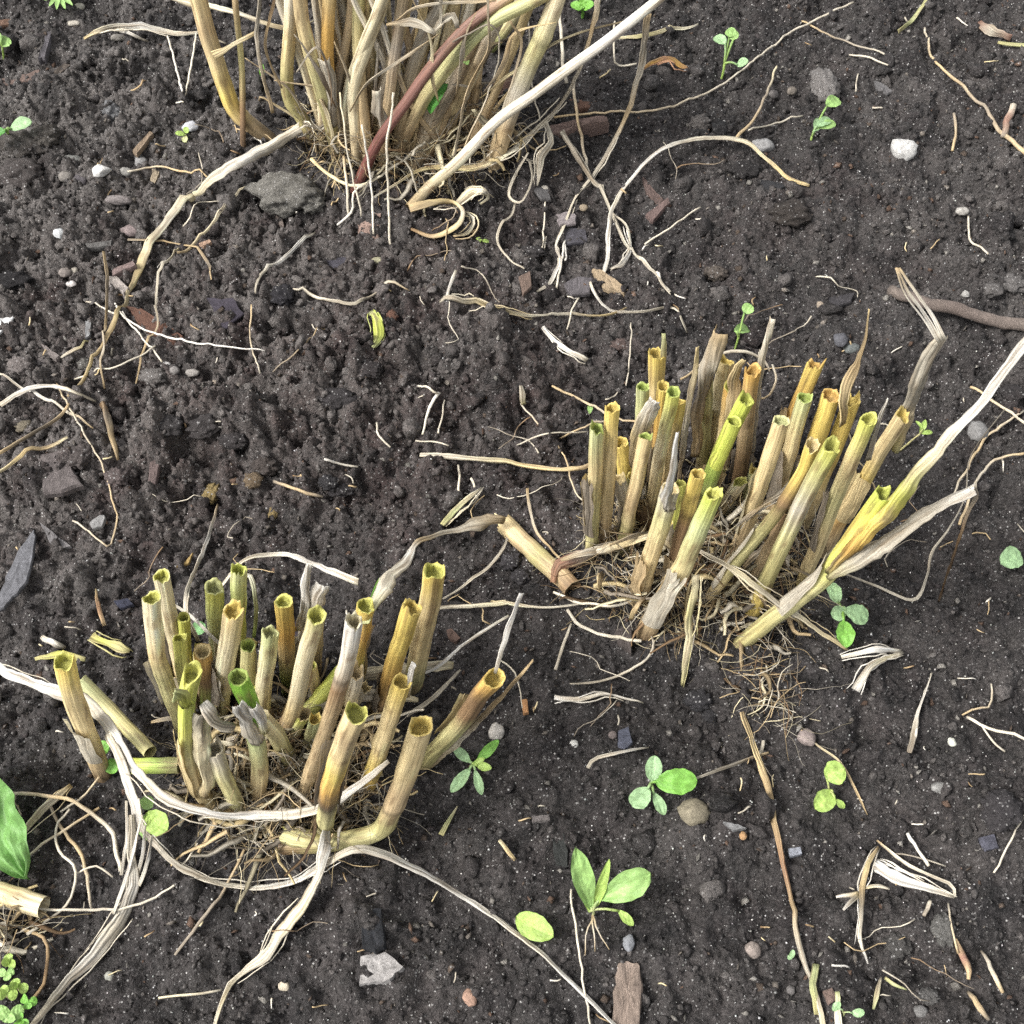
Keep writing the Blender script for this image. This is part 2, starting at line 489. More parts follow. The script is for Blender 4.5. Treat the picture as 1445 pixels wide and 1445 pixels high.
def stem(parent, pts, wpx, cols, inner='yg', dy=0.0, nodes=(), jag=0.0016, hollow=0.74, deep=0.0062, sink=0.010,
         taper=1.0, label=None, name='stem', cut=True, sides=24, lay=False, notch=0.0, mat=None, P=None, papery=.42, slim=False):
    """a ribbed hollow stalk: outer wall (part), the cut end with its bore and peeling sheaths (sub-parts)"""
    if P is None:
        P = path(pts, dy)
    d0 = unit(P[0] - P[1])
    if sink and not lay:
        P = np.vstack([P[0] + d0 * sink, P])
    Lp = np.linalg.norm(np.diff(P, axis=0), axis=1).sum()
    n = max(10, int(Lp / (0.0045 if not slim else .009)))
    P = spline(P, n)
    s = rng.integers(1000)
    tt = np.linspace(0, 1, n)
    r0 = wpx * mpp(P[-1]) / 2
    wob = np.stack([perlin(tt * 3 + .3, np.full(n, s * .37 + k), 4) + .5 * perlin(tt * 9 + .3, np.full(n, s * .17 + k), 6) for k in range(3)], 1) * r0 * 0.17
    wob *= np.minimum(1, np.minimum(tt, 1 - tt) * 6)[:, None]
    P = P + wob
    R = r0 * np.interp(tt, [0, 1], [taper, 1.0]) * (1 + 0.06 * perlin(tt * 7, np.full(n, s * .71), 6))
    Lc = tt * Lp
    cv = colstops(cols, n)
    T, N, B = frames(P)
    th = np.linspace(0, 2 * np.pi, sides, endpoint=False)
    flat = rng.uniform(.02, .12)
    prof = 1 + 0.014 * np.cos(th * (sides // 2) + .3) + flat * np.cos(2 * th + s) + 0.03 * np.cos(3 * th + s * 2) + .02 * rng.normal(0, 1, sides)
    fold = .03 * perlin(tt[:, None] * 4 + 0 * th[None], np.cos(th)[None] * 1.5 + s * .3 + 0 * tt[:, None], 8)
    cc = np.repeat(cv[:, None, :], sides, 1)
    cc = cc * (1 + 0.12 * rng.normal(0, 1, (1, sides, 1)))
    # blotches, mud at the foot
    bl = perlin(Lc[:, None] * 24 + 0 * th[None], np.cos(th)[None] * 2.2 + np.sin(th)[None] * 1.3 + s * .41 + 0 * Lc[:, None], 12)
    cc = cc * (1 + .26 * bl)[:, :, None] * np.array([1, 1, 1])
    bk = np.clip(perlin(Lc[:, None] * 60 + 0 * th[None], np.cos(th)[None] * 3.4 + s * .23 + 0 * Lc[:, None], 14) * 2.4 - .8, 0, .65)[:, :, None]
    cc = cc * (1 - bk) + np.array([.20, .13, .07]) * bk
    mud = np.clip(1.15 - Lc / (.020 + .012 * (s % 3)), 0, 1)[:, None] * np.clip(.55 + 1.2 * perlin(Lc[:, None] * 190 + 0 * th[None], th[None] * 1.3 + s * .3 + 0 * Lc[:, None], 13), 0, 1)
    if not lay:
        cc = cc * (1 - .85 * mud[:, :, None]) + np.array([.035, .026, .02]) * .85 * mud[:, :, None]
    for nd_ in nodes:
        g = np.exp(-((Lc - nd_ * Lp) / 0.0022) ** 2)
        R = R * (1 + 0.13 * g)
        g2 = np.exp(-((Lc - nd_ * Lp + .0028) / 0.0013) ** 2)
        cc = cc * (1 - 0.55 * g2[:, None, None])
    cc = np.clip(cc, 0.01, .8)
    V = P[:, None, :] + (np.cos(th)[None, :, None] * N[:, None, :] + np.sin(th)[None, :, None] * B[:, None, :]) * (R[:, None] * prof[None, :] * (1 + fold))[:, :, None]
    # ragged, slightly slanting end
    j = np.abs(rng.normal(0, 1, sides)) * jag * rng.uniform(.5, 1.5)
    j = .15 * np.roll(j, 1) + .7 * j + .15 * np.roll(j, -1) + rng.uniform(.0003, .0024) * np.cos(th + s)
    for _ in range(int(rng.integers(0, 4)) if cut else 0):
        j += rng.uniform(-.0040, .0048) * (1 + 2 * (jag > .0025)) * .8 * np.exp(-((((th - rng.uniform(0, 6.28)) + np.pi) % (2 * np.pi) - np.pi) / rng.uniform(.16, .4)) ** 2)
    if notch:
        j += -notch * np.exp(-(((th - (s % 7)) % (2 * np.pi) - 1.5) / .6) ** 2)
    if cut:
        V[-1] += T[-1] * j[:, None]
        V[-2] += T[-1] * (j * .5)[:, None]
    i = np.arange(n - 1)[:, None]; q = np.arange(sides)[None, :]
    a = i * sides + q; b = i * sides + (q + 1) % sides
    F = np.stack([a, b, b + sides, a + sides], -1).reshape(-1, 4)
    uv = np.stack(np.broadcast_arrays((th * r0)[None, :] + s * .01, Lc[:, None] + s * .013), -1).reshape(-1, 2)
    o = mk(name, V.reshape(-1, 3), F, mat or M_STEM, parent, org=P[0], cols=cc.reshape(-1, 3), uv=uv)
    if label:
        o['label'] = label
    if cut:
        hl = hollow * rng.uniform(.88, 1.12)
        ic = np.array(K[inner]) if isinstance(inner, str) else np.array(inner)
        ic = ic * .8 + np.array([.5, .43, .2]) * .2
        top = V[-1]
        c0 = P[-1] + T[-1] * j.mean()
        rim = cc[-1] * .5 + ic * .55
        rings, colr = [top + T[-1] * 0.0001], [np.clip(rim, 0, .8)]
        hv = hl * (1 + .07 * rng.normal(0, 1, sides))[:, None]
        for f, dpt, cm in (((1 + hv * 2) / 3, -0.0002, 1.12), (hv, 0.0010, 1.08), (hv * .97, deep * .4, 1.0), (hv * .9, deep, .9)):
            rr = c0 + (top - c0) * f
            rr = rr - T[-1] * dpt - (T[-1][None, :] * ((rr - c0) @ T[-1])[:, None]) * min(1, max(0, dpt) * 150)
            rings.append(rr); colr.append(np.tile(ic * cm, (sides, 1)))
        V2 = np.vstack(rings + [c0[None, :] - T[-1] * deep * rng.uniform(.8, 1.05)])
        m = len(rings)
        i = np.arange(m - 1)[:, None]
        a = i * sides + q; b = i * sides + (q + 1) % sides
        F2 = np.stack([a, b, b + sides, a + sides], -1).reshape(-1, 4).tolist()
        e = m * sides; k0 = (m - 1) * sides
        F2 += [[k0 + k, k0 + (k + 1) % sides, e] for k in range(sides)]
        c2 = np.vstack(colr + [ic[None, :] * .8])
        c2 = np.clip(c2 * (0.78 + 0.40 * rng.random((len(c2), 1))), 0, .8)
        u2 = np.stack([np.r_[np.tile(th * r0, m), 0], np.r_[np.repeat(np.arange(m) * .004, sides), 0]], 1)
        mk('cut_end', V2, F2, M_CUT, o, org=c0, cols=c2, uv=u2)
    if cut and not lay and papery and Lp > .05:
        for rep in range(2):
            if rng.random() < papery:
                peel(o, P, R * prof.max(), T, N, B, tt, Lp, s + rep * 31)
    return o

def peel(o, P, R, T, N, B, tt, Lp, s):
    """a dry papery sheath still wrapped round part of a stem, torn along its upper edge"""
    t0 = rng.uniform(.08, .35); t1 = min(.93, t0 + rng.uniform(.18, .5))
    a0 = rng.uniform(2.2, 5.6); span = rng.uniform(1.3, 3.4)
    nu, nv = 11, max(7, int((t1 - t0) * Lp / .004))
    u = np.linspace(0, 1, nu)
    tear = np.abs(perlin(u * 6 + .2, np.full(nu, s * .4), 5)) * .20 + .04 * rng.random(nu)
    t = t0 + (t1 - t0) * np.linspace(0, 1, nv)[:, None] * (1 - tear * np.linspace(0, 1, nv)[:, None])
    k = np.clip(t * (len(P) - 1), 0, len(P) - 1.001)
    i = k.astype(int); f = (k - i)[..., None]
    lerp = lambda A: A[i] * (1 - f) + A[i + 1] * f
    p, n_, b_ = lerp(P), lerp(N), lerp(B)
    r = R[i] * (1 - f[..., 0]) + R[i + 1] * f[..., 0]
    v = np.linspace(0, 1, nv)[:, None]
    ang = a0 + span * (u[None] - .5) * (1 - .35 * v) + .25 * perlin(v * 3 + s * .1 + 0 * u[None], u[None] * 2 + s * .2 + 0 * v, 6)
    lift = 1.07 + .30 * np.abs(u[None] * 2 - 1) ** 4 * (.3 + v) + .22 * v ** 5 + .06 * perlin(v * 7 + s * .3 + 0 * u[None], u[None] * 5 + 0 * v, 7)
    V = p + (np.cos(ang)[..., None] * n_ + np.sin(ang)[..., None] * b_) * (r * lift)[..., None]
    base = np.array(K[('straw', 'pale', 'grey', 'tan', 'ivory', 'dgrey')[rng.integers(0, 6)]])
    cc = base * (1 + .18 * rng.normal(0, 1, (1, nu, 1))) * (.85 + .25 * v[..., None]) * (.92 + .16 * rng.random((nv, nu, 1)))
    i2 = np.arange(nv - 1)[:, None]; q = np.arange(nu - 1)[None]
    b0 = i2 * nu + q
    F = np.stack([b0, b0 + 1, b0 + 1 + nu, b0 + nu], -1).reshape(-1, 4)
    uv = np.stack(np.broadcast_arrays(u[None] * span * R.mean() + s * .02, v * (t1 - t0) * Lp), -1).reshape(-1, 2)
    mk('leaf_sheath', V.reshape(-1, 3), F, M_STRAW, o, org=p[0, nu // 2], cols=np.clip(cc.reshape(-1, 3), .01, .8), uv=uv)

def ribbon(name, pts, wpx, cols, parent=None, label=None, cat=None, group=None, dy=0.0, curl=0.07, twist=0.45, drape=True,
           jag=0.16, mat=None, P=None, face=None, sides=11, ripple=0.06, seed=None, roll=0.0):
    """a leaf blade, sheath or strap: strip with a curled, rippled cross-section"""
    if P is None:
        P = path(pts, dy)
    else:
        P = np.asarray(P, float)
    wm = np.array([mpp(p) for p in P])
    wp = np.interp(np.linspace(0, 1, len(P)), np.linspace(0, 1, len(wpx)), wpx) * wm if isinstance(wpx, (list, tuple)) else wpx * wm
    Lp = np.linalg.norm(np.diff(P, axis=0), axis=1).sum()
    n = int(min(120, max(8, Lp / 0.0035)))
    Q = spline(np.c_[P, wp], n)
    P, Wd = Q[:, :3].copy(), np.maximum(Q[:, 3], 2e-4)
    s = rng.integers(1000) if seed is None else seed
    tt = np.linspace(0, 1, n); Lc = tt * Lp
    if drape:
        z = hf(P[:, 0], P[:, 1])
        z = np.maximum(z, np.maximum(hf(P[:, 0] + .002, P[:, 1]), hf(P[:, 0], P[:, 1] + .002)))
        lift = np.maximum(0, z + 0.0022 + 0.10 * Wd - P[:, 2])
        for _ in range(3):
            lift = np.maximum(lift, np.convolve(np.pad(lift, 2, 'edge'), [.1, .25, .3, .25, .1], 'valid'))
        P[:, 2] += lift
    wob = (perlin(Lc * 60, np.full(n, s * .31), 3) + .6 * perlin(Lc * 150, np.full(n, s * .61), 4)) * np.minimum(Wd * .18, .0011)
    T = tangents(P)
    f = unit(CAM - P) if face is None else np.tile(np.asarray(face, float), (n, 1))
    N = unit(f - T * (f * T).sum(1, keepdims=True))
    B = np.cross(T, N)
    a = roll + twist * perlin(Lc * 28, np.full(n, s * .77), 5) * 2.0
    for _ in range(int(Lp / .035)):                # creases
        a = a + rng.uniform(-.55, .55) * np.tanh((Lc - rng.uniform(0, Lp)) / rng.uniform(.0015, .005))
    a = np.clip(a, roll - .82, roll + .82)
    ca, sa = np.cos(a)[:, None], np.sin(a)[:, None]
    N, B = N * ca + B * sa, B * ca - N * sa
    u = np.linspace(-1, 1, sides)
    half = Wd / 2 * .92 * (1 + jag * (perlin(Lc * 60, np.full(n, s * .5), 7) * 1.6 + perlin(Lc * 230, np.full(n, s * .5), 8)))
    cr = curl * (1 + 1.6 * perlin(Lc * 22, np.full(n, s * .9), 2))
    off = -cr[:, None] * (u ** 2)[None, :] * Wd[:, None] + ripple * Wd[:, None] * (perlin(Lc[:, None] * 45 + 0 * u[None, :], u[None, :] * 2.6 + s * .3 + 0 * Lc[:, None], 9) * 1.6 + np.where(np.arange(sides) % 2, .55, -.55)[None, :])
    lat = u[None, :] * half[:, None] + wob[:, None]
    V = P[:, None, :] + B[:, None, :] * lat[:, :, None] + N[:, None, :] * off[:, :, None]
    cv = colstops(cols, n)
    cc = np.repeat(cv[:, None, :], sides, 1) * (1 + .16 * rng.normal(0, 1, (1, sides, 1)))
    st = np.clip(perlin(Lc[:, None] * 40 + 0 * u[None], u[None] * 1.5 + s * .6 + 0 * Lc[:, None], 15) * 1.8 - .25, 0, .6)[..., None]
    cc = cc * (1 - st) + np.array([.30, .235, .16]) * st
    cc = np.clip(cc * (0.92 + .16 * rng.random((n, sides, 1))), 0, .8)
    i = np.arange(n - 1)[:, None]; q = np.arange(sides - 1)[None, :]
    b0 = i * sides + q
    F = np.stack([b0, b0 + 1, b0 + 1 + sides, b0 + sides], -1).reshape(-1, 4)
    # a second skin gives the blade its thickness
    th = np.minimum(0.00035, Wd * .12)
    V2 = V - N[:, None, :] * th[:, None, None]
    nv = n * sides
    edge = np.r_[np.arange(sides), np.arange(1, n) * sides + sides - 1, ((n - 1) * sides + np.arange(sides - 2, -1, -1)), np.arange(n - 2, 0, -1) * sides]
    e2 = np.roll(edge, -1)
    Fs = np.stack([e2, edge, edge + nv, e2 + nv], 1)
    Fall = np.vstack([F, F[:, ::-1] + nv, Fs])
    uv = np.stack(np.broadcast_arrays(u[None, :] * np.mean(Wd) / 2 + s * .01, Lc[:, None] + s * .017), -1).reshape(-1, 2)
    o = mk(name, np.vstack([V.reshape(-1, 3), V2.reshape(-1, 3)]), Fall, mat or M_STRAW, parent, org=P[0],
           cols=np.vstack([cc.reshape(-1, 3)] * 2), uv=np.vstack([uv, uv]))
    return props(o, label, cat, group)

def strand(name, pts, wpx, cols, parent=None, label=None, cat=None, group=None, dy=0.0, drape=True, mat=None, P=None, kink=1.0, sides=6, kind=None):
    """a thin root, twig or straw: a tapering, slightly kinked tube"""
    if P is None:
        P = path(pts, dy)
    wm = np.array([mpp(p) for p in P])
    wl = wpx if isinstance(wpx, (list, tuple)) else (wpx, wpx)
    wp = np.interp(np.linspace(0, 1, len(P)), np.linspace(0, 1, len(wl)), wl) * wm
    Lp = np.linalg.norm(np.diff(P, axis=0), axis=1).sum()
    n = int(min(110, max(7, Lp / 0.004)))
    Q = spline(np.c_[P, wp], n)
    P, R = Q[:, :3].copy(), np.maximum(Q[:, 3] / 2, 1.2e-4)
    s = rng.integers(1000); Lc = np.linspace(0, Lp, n)
    for k in range(3):
        P[:, k] += kink * (0.0011 * perlin(Lc * 70, np.full(n, s * .3 + k), 4) + .0005 * perlin(Lc * 210, np.full(n, s * .3 + k), 5))
    if drape:
        z = hf(P[:, 0], P[:, 1])
        lift = np.maximum(0, z + .9 * R + .0012 - P[:, 2])
        lift = np.maximum(lift, np.convolve(np.pad(lift, 2, 'edge'), [.1, .25, .3, .25, .1], 'valid'))
        P[:, 2] += lift
    V, F, uv = tube_arrays(P, R * (1 + .18 * perlin(Lc * 160, np.full(n, s * .6), 6)), sides)
    cv = colstops(cols, n)
    cc = np.clip(np.repeat(cv, sides, 0) * (0.85 + .3 * rng.random((n * sides, 1))), 0, .85)
    F = F.tolist() + [list(range(sides))[::-1], [(n - 1) * sides + k for k in range(sides)]]
    o = mk(name, V, F, mat or M_FIBRE, parent, org=P[0], cols=cc, uv=uv + s * .01)
    return props(o, label, cat, group, kind)

# ------------------------------------------------------------------ the ground: one sheet of crumbly soil
def dryness(X, Y):
    d = (0.165 + 0.62 * gauss(X, Y, 60, 230, .18, .16) + 0.42 * gauss(X, Y, 60, 620, .14, .14) + 0.26 * gauss(X, Y, 520, 430, .16, .12)
         + .14 * gauss(X, Y, 1400, 330, .12, .2) + .05 * gauss(X, Y, 1350, 1400, .14, .08))
    d = d * (0.85 + 0.9 * fbm(X * 30, Y * 30, 90, 3))
    return np.clip(d, 0.01, .75)

nx, ny = len(gx), len(gy)
i = np.arange(ny - 1)[:, None]; q = np.arange(nx - 1)[None, :]
b0 = i * nx + q
GF = np.stack([b0, b0 + 1, b0 + 1 + nx, b0 + nx], -1).reshape(-1, 4)
ground = mk('soil_ground', np.stack([GX, GY, GZ], -1).reshape(-1, 3), GF, M_SOIL, org=(0, 0, 0), dry=dryness(GX, GY).ravel())
props(ground, 'dark crumbly garden soil of the flower bed', None, None, 'structure')

# ------------------------------------------------------------------ lumps
def ico(sub):
    import bmesh
    bm = bmesh.new()
    bmesh.ops.create_icosphere(bm, subdivisions=sub, radius=1.0)
    V = np.array([v.co[:] for v in bm.verts]); F = np.array([[v.index for v in f.verts] for f in bm.faces])
    bm.free()
    return V, F
ICO = {k: ico(k) for k in (1, 2, 3, 4)}
ICO[0] = (np.array([[1, 0, 0], [-1, 0, 0], [0, 1, 0], [0, -1, 0], [0, 0, 1], [0, 0, -1.]]), np.array([[0, 2, 4], [2, 1, 4], [1, 3, 4], [3, 0, 4], [2, 0, 5], [1, 2, 5], [3, 1, 5], [0, 3, 5]]))

def rotmats(n, r):
    qn = r.normal(0, 1, (n, 4)); qn /= np.linalg.norm(qn, axis=1, keepdims=True)
    a, b, c, d = qn.T
    return np.stack([np.stack([1 - 2 * (c * c + d * d), 2 * (b * c - a * d), 2 * (b * d + a * c)], -1),
                     np.stack([2 * (b * c + a * d), 1 - 2 * (b * b + d * d), 2 * (c * d - a * b)], -1),
                     np.stack([2 * (b * d - a * c), 2 * (c * d + a * b), 1 - 2 * (b * b + c * c)], -1)], 1)

def field_points(n, r):
    """places spread evenly over the bed around the view"""
    X = r.uniform(-.54, .54, n * 2); Y = r.uniform(-.335, .60, n * 2)
    k = np.abs(X) < .34 + .36 * (Y + .335)
    return X[k][:n], Y[k][:n]

def scatter(name, n, sub, smin, smax, power, seed, mat, label, sinkf=.25, rough_amp=.28, col=None, keep=None, flat=(.55, 1.0)):
    r = np.random.default_rng(seed)
    X, Y = field_points(n, r)
    if keep is not None:
        k = r.random(len(X)) < keep(X, Y)
        X, Y = X[k], Y[k]
    n = len(X)
    BV, BF = ICO[sub]
    size = smin * (smax / smin) ** (r.random(n) ** power)
    sc = size[:, None] * np.stack([r.uniform(.75, 1.25, n), r.uniform(.7, 1.1, n), r.uniform(*flat, n)], 1)
    Vv = BV[None] * (1 + rough_amp * r.normal(0, 1, (n, len(BV), 1)).clip(-1.6, 1.6))
    Vv = Vv * sc[:, None, :]
    Vv = np.einsum('nij,nkj->nki', rotmats(n, r), Vv)
    Z = hf(X, Y) + size * sinkf
    Vv = Vv + np.stack([X, Y, Z], 1)[:, None, :]
    F = (BF[None] + (np.arange(n) * len(BV))[:, None, None]).reshape(-1, 3)
    kw = {}
    if col is None:
        kw['dry'] = np.repeat(np.clip(dryness(X, Y) * r.uniform(.2, 2.2, n) + .5 * r.random(n) * (r.random(n) < .24), 0, .9), len(BV))
    else:
        kw['cols'] = np.repeat(col(r, n), len(BV), 0)
    o = mk(name, Vv.reshape(-1, 3), F, mat, org=(0, 0, 0), smooth=False, **kw)
    return props(o, label, None, None, 'stuff')

scatter('soil_crumbs', 24500, 1, .0007, .0024, 1.5, 101, M_SOIL, 'loose fine crumbs of dark soil all over the bed', .1, .3, keep=lambda X, Y: np.clip(rough(X, Y) + .1, .55, 1), flat=(.4, 1.0))
scatter('soil_granules', 14000, 1, .0016, .0036, 1.8, 105, M_SOIL, 'loose coarser granules of dark soil all over the bed', .15, .26, keep=lambda X, Y: np.clip(rough(X, Y) - .42, 0.04, 1), flat=(.4, 1.0))
scatter('soil_lumps', 2600, 2, .0026, .0080, 2.0, 102, M_SOIL, 'loose small lumps of dark soil all over the bed', .1, .24, keep=lambda X, Y: np.clip(rough(X, Y) - .35, 0.05, 1), flat=(.4, .85))
scatter('soil_grit', 30000, 0, .0005, .0017, 1.4, 106, M_SOIL, 'loose angular soil grit all over the bed', .2, .3, flat=(.4, 1.0))
def sandcol(r, n):
    g = .14 + .56 * r.random((n, 1)) ** 1.3; return g * np.array([[1, .98, .94]]) * r.uniform(.92, 1.0, (n, 3))
scatter('sand_grains', 22000, 0, .00026, .00085, 2.4, 103, M_ROCK, 'tiny pale sand and grit grains sprinkled over the soil', .6, .2, sandcol)
def chipcol(r, n):
    a = np.array([[.12, .09, .07], [.24, .21, .18], [.07, .06, .06], [.17, .11, .08], [.30, .28, .25]])[r.integers(0, 5, n)]
    return a * r.uniform(.6, 1.3, (n, 1))
scatter('bark_crumbs', 5000, 0, .0010, .0036, 1.6, 104, M_CLOD, 'little flat bark and compost bits strewn over the soil', .35, .15, chipcol, flat=(.15, .4))

def stone(name, x, y, wpx, hpx, col, label, cat='stone', group=None, ang=0.0, mat=None, sub=3, rough_amp=.16, facet=0.0, tall=.7, sink=.22, lumps=2.2):
    p = W(x, y + hpx * .18)
    m = mpp(p)
    BV, BF = ICO[sub]
    s = rng.integers(500) * .37
    dsp = 1 + rough_amp * (perlin(BV[:, 0] * lumps + s, BV[:, 1] * lumps + BV[:, 2] * 1.7 + s, 3) * 1.2 + .6 * perlin(BV[:, 0] * lumps * 2.5 + BV[:, 2] * 3 + s, BV[:, 1] * lumps * 2.5 + s, 4)
                           + .5 * perlin(BV[:, 0] * lumps * 5 + s, BV[:, 1] * lumps * 5 + BV[:, 2] * 8, 5)) + .12 * rough_amp * rng.normal(0, 1, len(BV))
    V = BV * dsp[:, None]
    if facet:
        for _ in range(9):
            nrm = unit(rng.normal(0, 1, 3)); lim = rng.uniform(.62, .85)
            over = np.maximum(0, V @ nrm - lim)
            V = V - over[:, None] * nrm * facet
    rx, ry = wpx * m / 2, hpx * m / 2 * 1.05
    V = V * np.array([rx, ry, max(.35 * max(rx, ry), tall * min(rx, ry))])
    ca, sa = math.cos(ang), math.sin(ang)
    V = np.stack([V[:, 0] * ca - V[:, 1] * sa, V[:, 0] * sa + V[:, 1] * ca, V[:, 2]], 1)
    hz = V[:, 2].max()
    pc = p + np.array([0, 0, hz * (1 - 2 * sink)])
    c = np.array(K[col] if isinstance(col, str) else col)
    cc = np.clip(c * (0.9 + .2 * rng.random((len(V), 1))), 0, .85)
    o = mk(name, V + pc, BF, mat or M_ROCK, org=pc - np.array([0, 0, hz]), cols=cc, smooth=(facet == 0))
    return props(o, label, cat, group)

def slab(name, poly, thick, col, label, cat, group=None, mat=None, tilt=(0, 0), lift=.0035, bevel=.16, parent=None, h=0.0):
    """a flat chip with chipped edges, from its outline as seen on the soil"""
    poly = np.array(poly, float)
    c0 = poly.mean(0)
    pc = W(c0[0], c0[1], h)
    P = np.array([plane(x, y, pc[2]) for x, y in poly])
    P[:, 2] += (P[:, 0] - pc[0]) * tilt[0] + (P[:, 1] - pc[1]) * tilt[1]
    # finer, uneven outline
    Q = []
    for a, b in zip(P, np.roll(P, -1, 0)):
        for t in (0, .25, .5, .75):
            Q.append(a * (1 - t) + b * t)
    Q = np.array(Q)
    n = len(Q)
    d = unit(Q - pc)
    size = np.linalg.norm(Q - pc, axis=1).mean()
    Q = Q + d * (rng.normal(0, .035, n) * size)[:, None]
    Q[:, 2] += lift
    up = np.array([0, 0, 1.0])
    ins = bevel * min(1, thick / size * 2.5)
    top = lambda f: pc + (Q - pc) * f + up * (lift * (1 - f))
    bump = lambda A: A + up * (thick * .16 * perlin(A[:, 0] * 420, A[:, 1] * 420, 21) + thick * .10 * perlin(A[:, 0] * 150, A[:, 1] * 150, 22))[:, None]
    rings = [Q - up * thick, Q - up * thick * .35 + d * size * .02, bump(Q - d * (ins * .35 * size)), bump(top(.80)), bump(top(.58)), bump(top(.34)), bump(top(.14))]
    m_ = len(rings)
    V = np.vstack(rings + [bump(pc[None] + up * lift)])
    F = []
    for k in range(m_ - 1):
        F += [[k * n + j, k * n + (j + 1) % n, (k + 1) * n + (j + 1) % n, (k + 1) * n + j] for j in range(n)]
    F += [[(m_ - 1) * n + j, (m_ - 1) * n + (j + 1) % n, m_ * n] for j in range(n)]
    if np.cross(Q[1] - pc, Q[4] - pc)[2] < 0:
        F = [f[::-1] for f in F]
    c = np.array(K[col] if isinstance(col, str) else col)
    cc = np.clip(c * (0.85 + .3 * rng.random((len(V), 1))), 0, .85)
    o = mk(name, V, F, mat or M_WOOD, parent, org=pc - up * thick, cols=cc, smooth=True, uv=V[:, :2])
    o.data.shade_smooth()
    e_ = o.data.attributes.new('sharp_edge', 'BOOLEAN', 'EDGE')
    ev = np.empty(len(o.data.edges) * 2, np.int32); o.data.edges.foreach_get('vertices', ev); ev = ev.reshape(-1, 2)
    e_.data.foreach_set('value', ((ev < 3 * n).all(1)))
    return props(o, label, cat, group)

def leaf(parent, b, t, wpx, col, name='leaf', fat=.5, sharp=1.0, cup=.18, bend=.15, rib=.05, wave=.03, n=22, m=13, label=None, roll=0.0, lobes=0.0, cat=None, face=None):
    """a green blade from base place b to tip place t"""
    b, t = np.asarray(b, float), np.asarray(t, float)
    ax = t - b; L = np.linalg.norm(ax); d = ax / L
    up = np.array([0, -.35, .94]) if face is None else np.asarray(face, float)
    N = unit(up - d * (up @ d)); B = np.cross(d, N)
    if roll:
        N, B = N * math.cos(roll) + B * math.sin(roll), B * math.cos(roll) - N * math.sin(roll)
    Wd = wpx * mpp((b + t) / 2)
    v = np.linspace(0, 1, n); u = np.linspace(-1, 1, m)
    prof = (np.sin(np.pi * v ** (math.log(.5) / math.log(fat))) ** (0.62 * sharp)).clip(0.03, 1)
    if lobes:
        prof = prof * (1 + lobes * np.cos(v * 19))
    s = rng.integers(100) * .7
    X = u[None] * prof[:, None] * Wd / 2 * (1 + np.where(u < 0, 1, 0)[None] * .09 * perlin(v * 7 + s, v * 0 + s, 4)[:, None] + np.where(u > 0, 1, 0)[None] * .09 * perlin(v * 7 + s, v * 0 + s + 9, 4)[:, None])
    Z = cup * Wd * (u[None] ** 2) * prof[:, None] + bend * L * np.sin(np.pi * v)[:, None] - rib * Wd * np.exp(-(u[None] / .12) ** 2) * (1 - v[:, None] * .6)
    Z = Z + wave * Wd * 2 * perlin(v[:, None] * 5 + 0 * u[None] + s, u[None] * 2 + 0 * v[:, None] + s, 3)
    V = b + d * (v * L)[:, None, None] + B * X[..., None] + N * Z[..., None]
    c = np.array(K[col] if isinstance(col, str) else col)
    cc = np.tile(c, (n, m, 1)) * (1 + .16 * np.exp(-(u / .16) ** 2))[None, :, None] * (.90 + .18 * rng.random((n, m, 1)))
    vein = np.clip(np.cos(2 * np.pi * 5.5 * (v[:, None] - np.abs(u)[None] * .30)) - .55, 0, 1)[..., None]
    cc = cc * (1 + .35 * vein) * (1 + .22 * perlin(v[:, None] * 3 + s + 0 * u[None], u[None] * 1.5 + s + 0 * v[:, None], 6)[..., None])
    i = np.arange(n - 1)[:, None]; q = np.arange(m - 1)[None]
    b0 = i * m + q
    F = np.stack([b0, b0 + 1, b0 + 1 + m, b0 + m], -1).reshape(-1, 4)
    uv = np.stack([X + s, np.broadcast_to((v * L)[:, None], X.shape)], -1).reshape(-1, 2)
    o = mk(name, V.reshape(-1, 3), F, M_LEAF, parent, org=b, cols=np.clip(cc.reshape(-1, 3), 0, .85), uv=uv)
    return props(o, label, cat)

def seedling(root, leaves, label, stalkw=3.0, stalkcol='pg', name='seedling', cat='seedling', hub=None):
    """root px; leaves: (base px, tip px, width, colour, h_base, h_tip[, opts])"""
    r = W(*root)
    t = thing(name, r, label, cat)
    hubP = r if hub is None else W(*hub)
    if hub is not None:
        strand('stem', None, stalkw, [stalkcol, stalkcol], t, P=np.array([r - [0, 0, .003], (r + hubP) / 2 + [.0005, 0, 0], hubP]), drape=False, mat=M_LEAF, kink=.3)
    for lf in leaves:
        (bx, by), (tx, ty), wd, col, h0, h1 = lf[:6]
        kw = lf[6] if len(lf) > 6 else {}
        b = W(bx, by, h0); e = W(tx, ty, h1)
        o = leaf(t, b, e, wd, col, **kw)
        mid = (hubP + b) / 2 + np.array([0, 0, .002])
        if np.linalg.norm(hubP - b) > .002:
            strand('leaf_stalk', None, stalkw, [stalkcol, col], o, P=np.array([hubP, mid, b + (e - b) * .06]), drape=False, mat=M_LEAF, kink=.2)
    return t

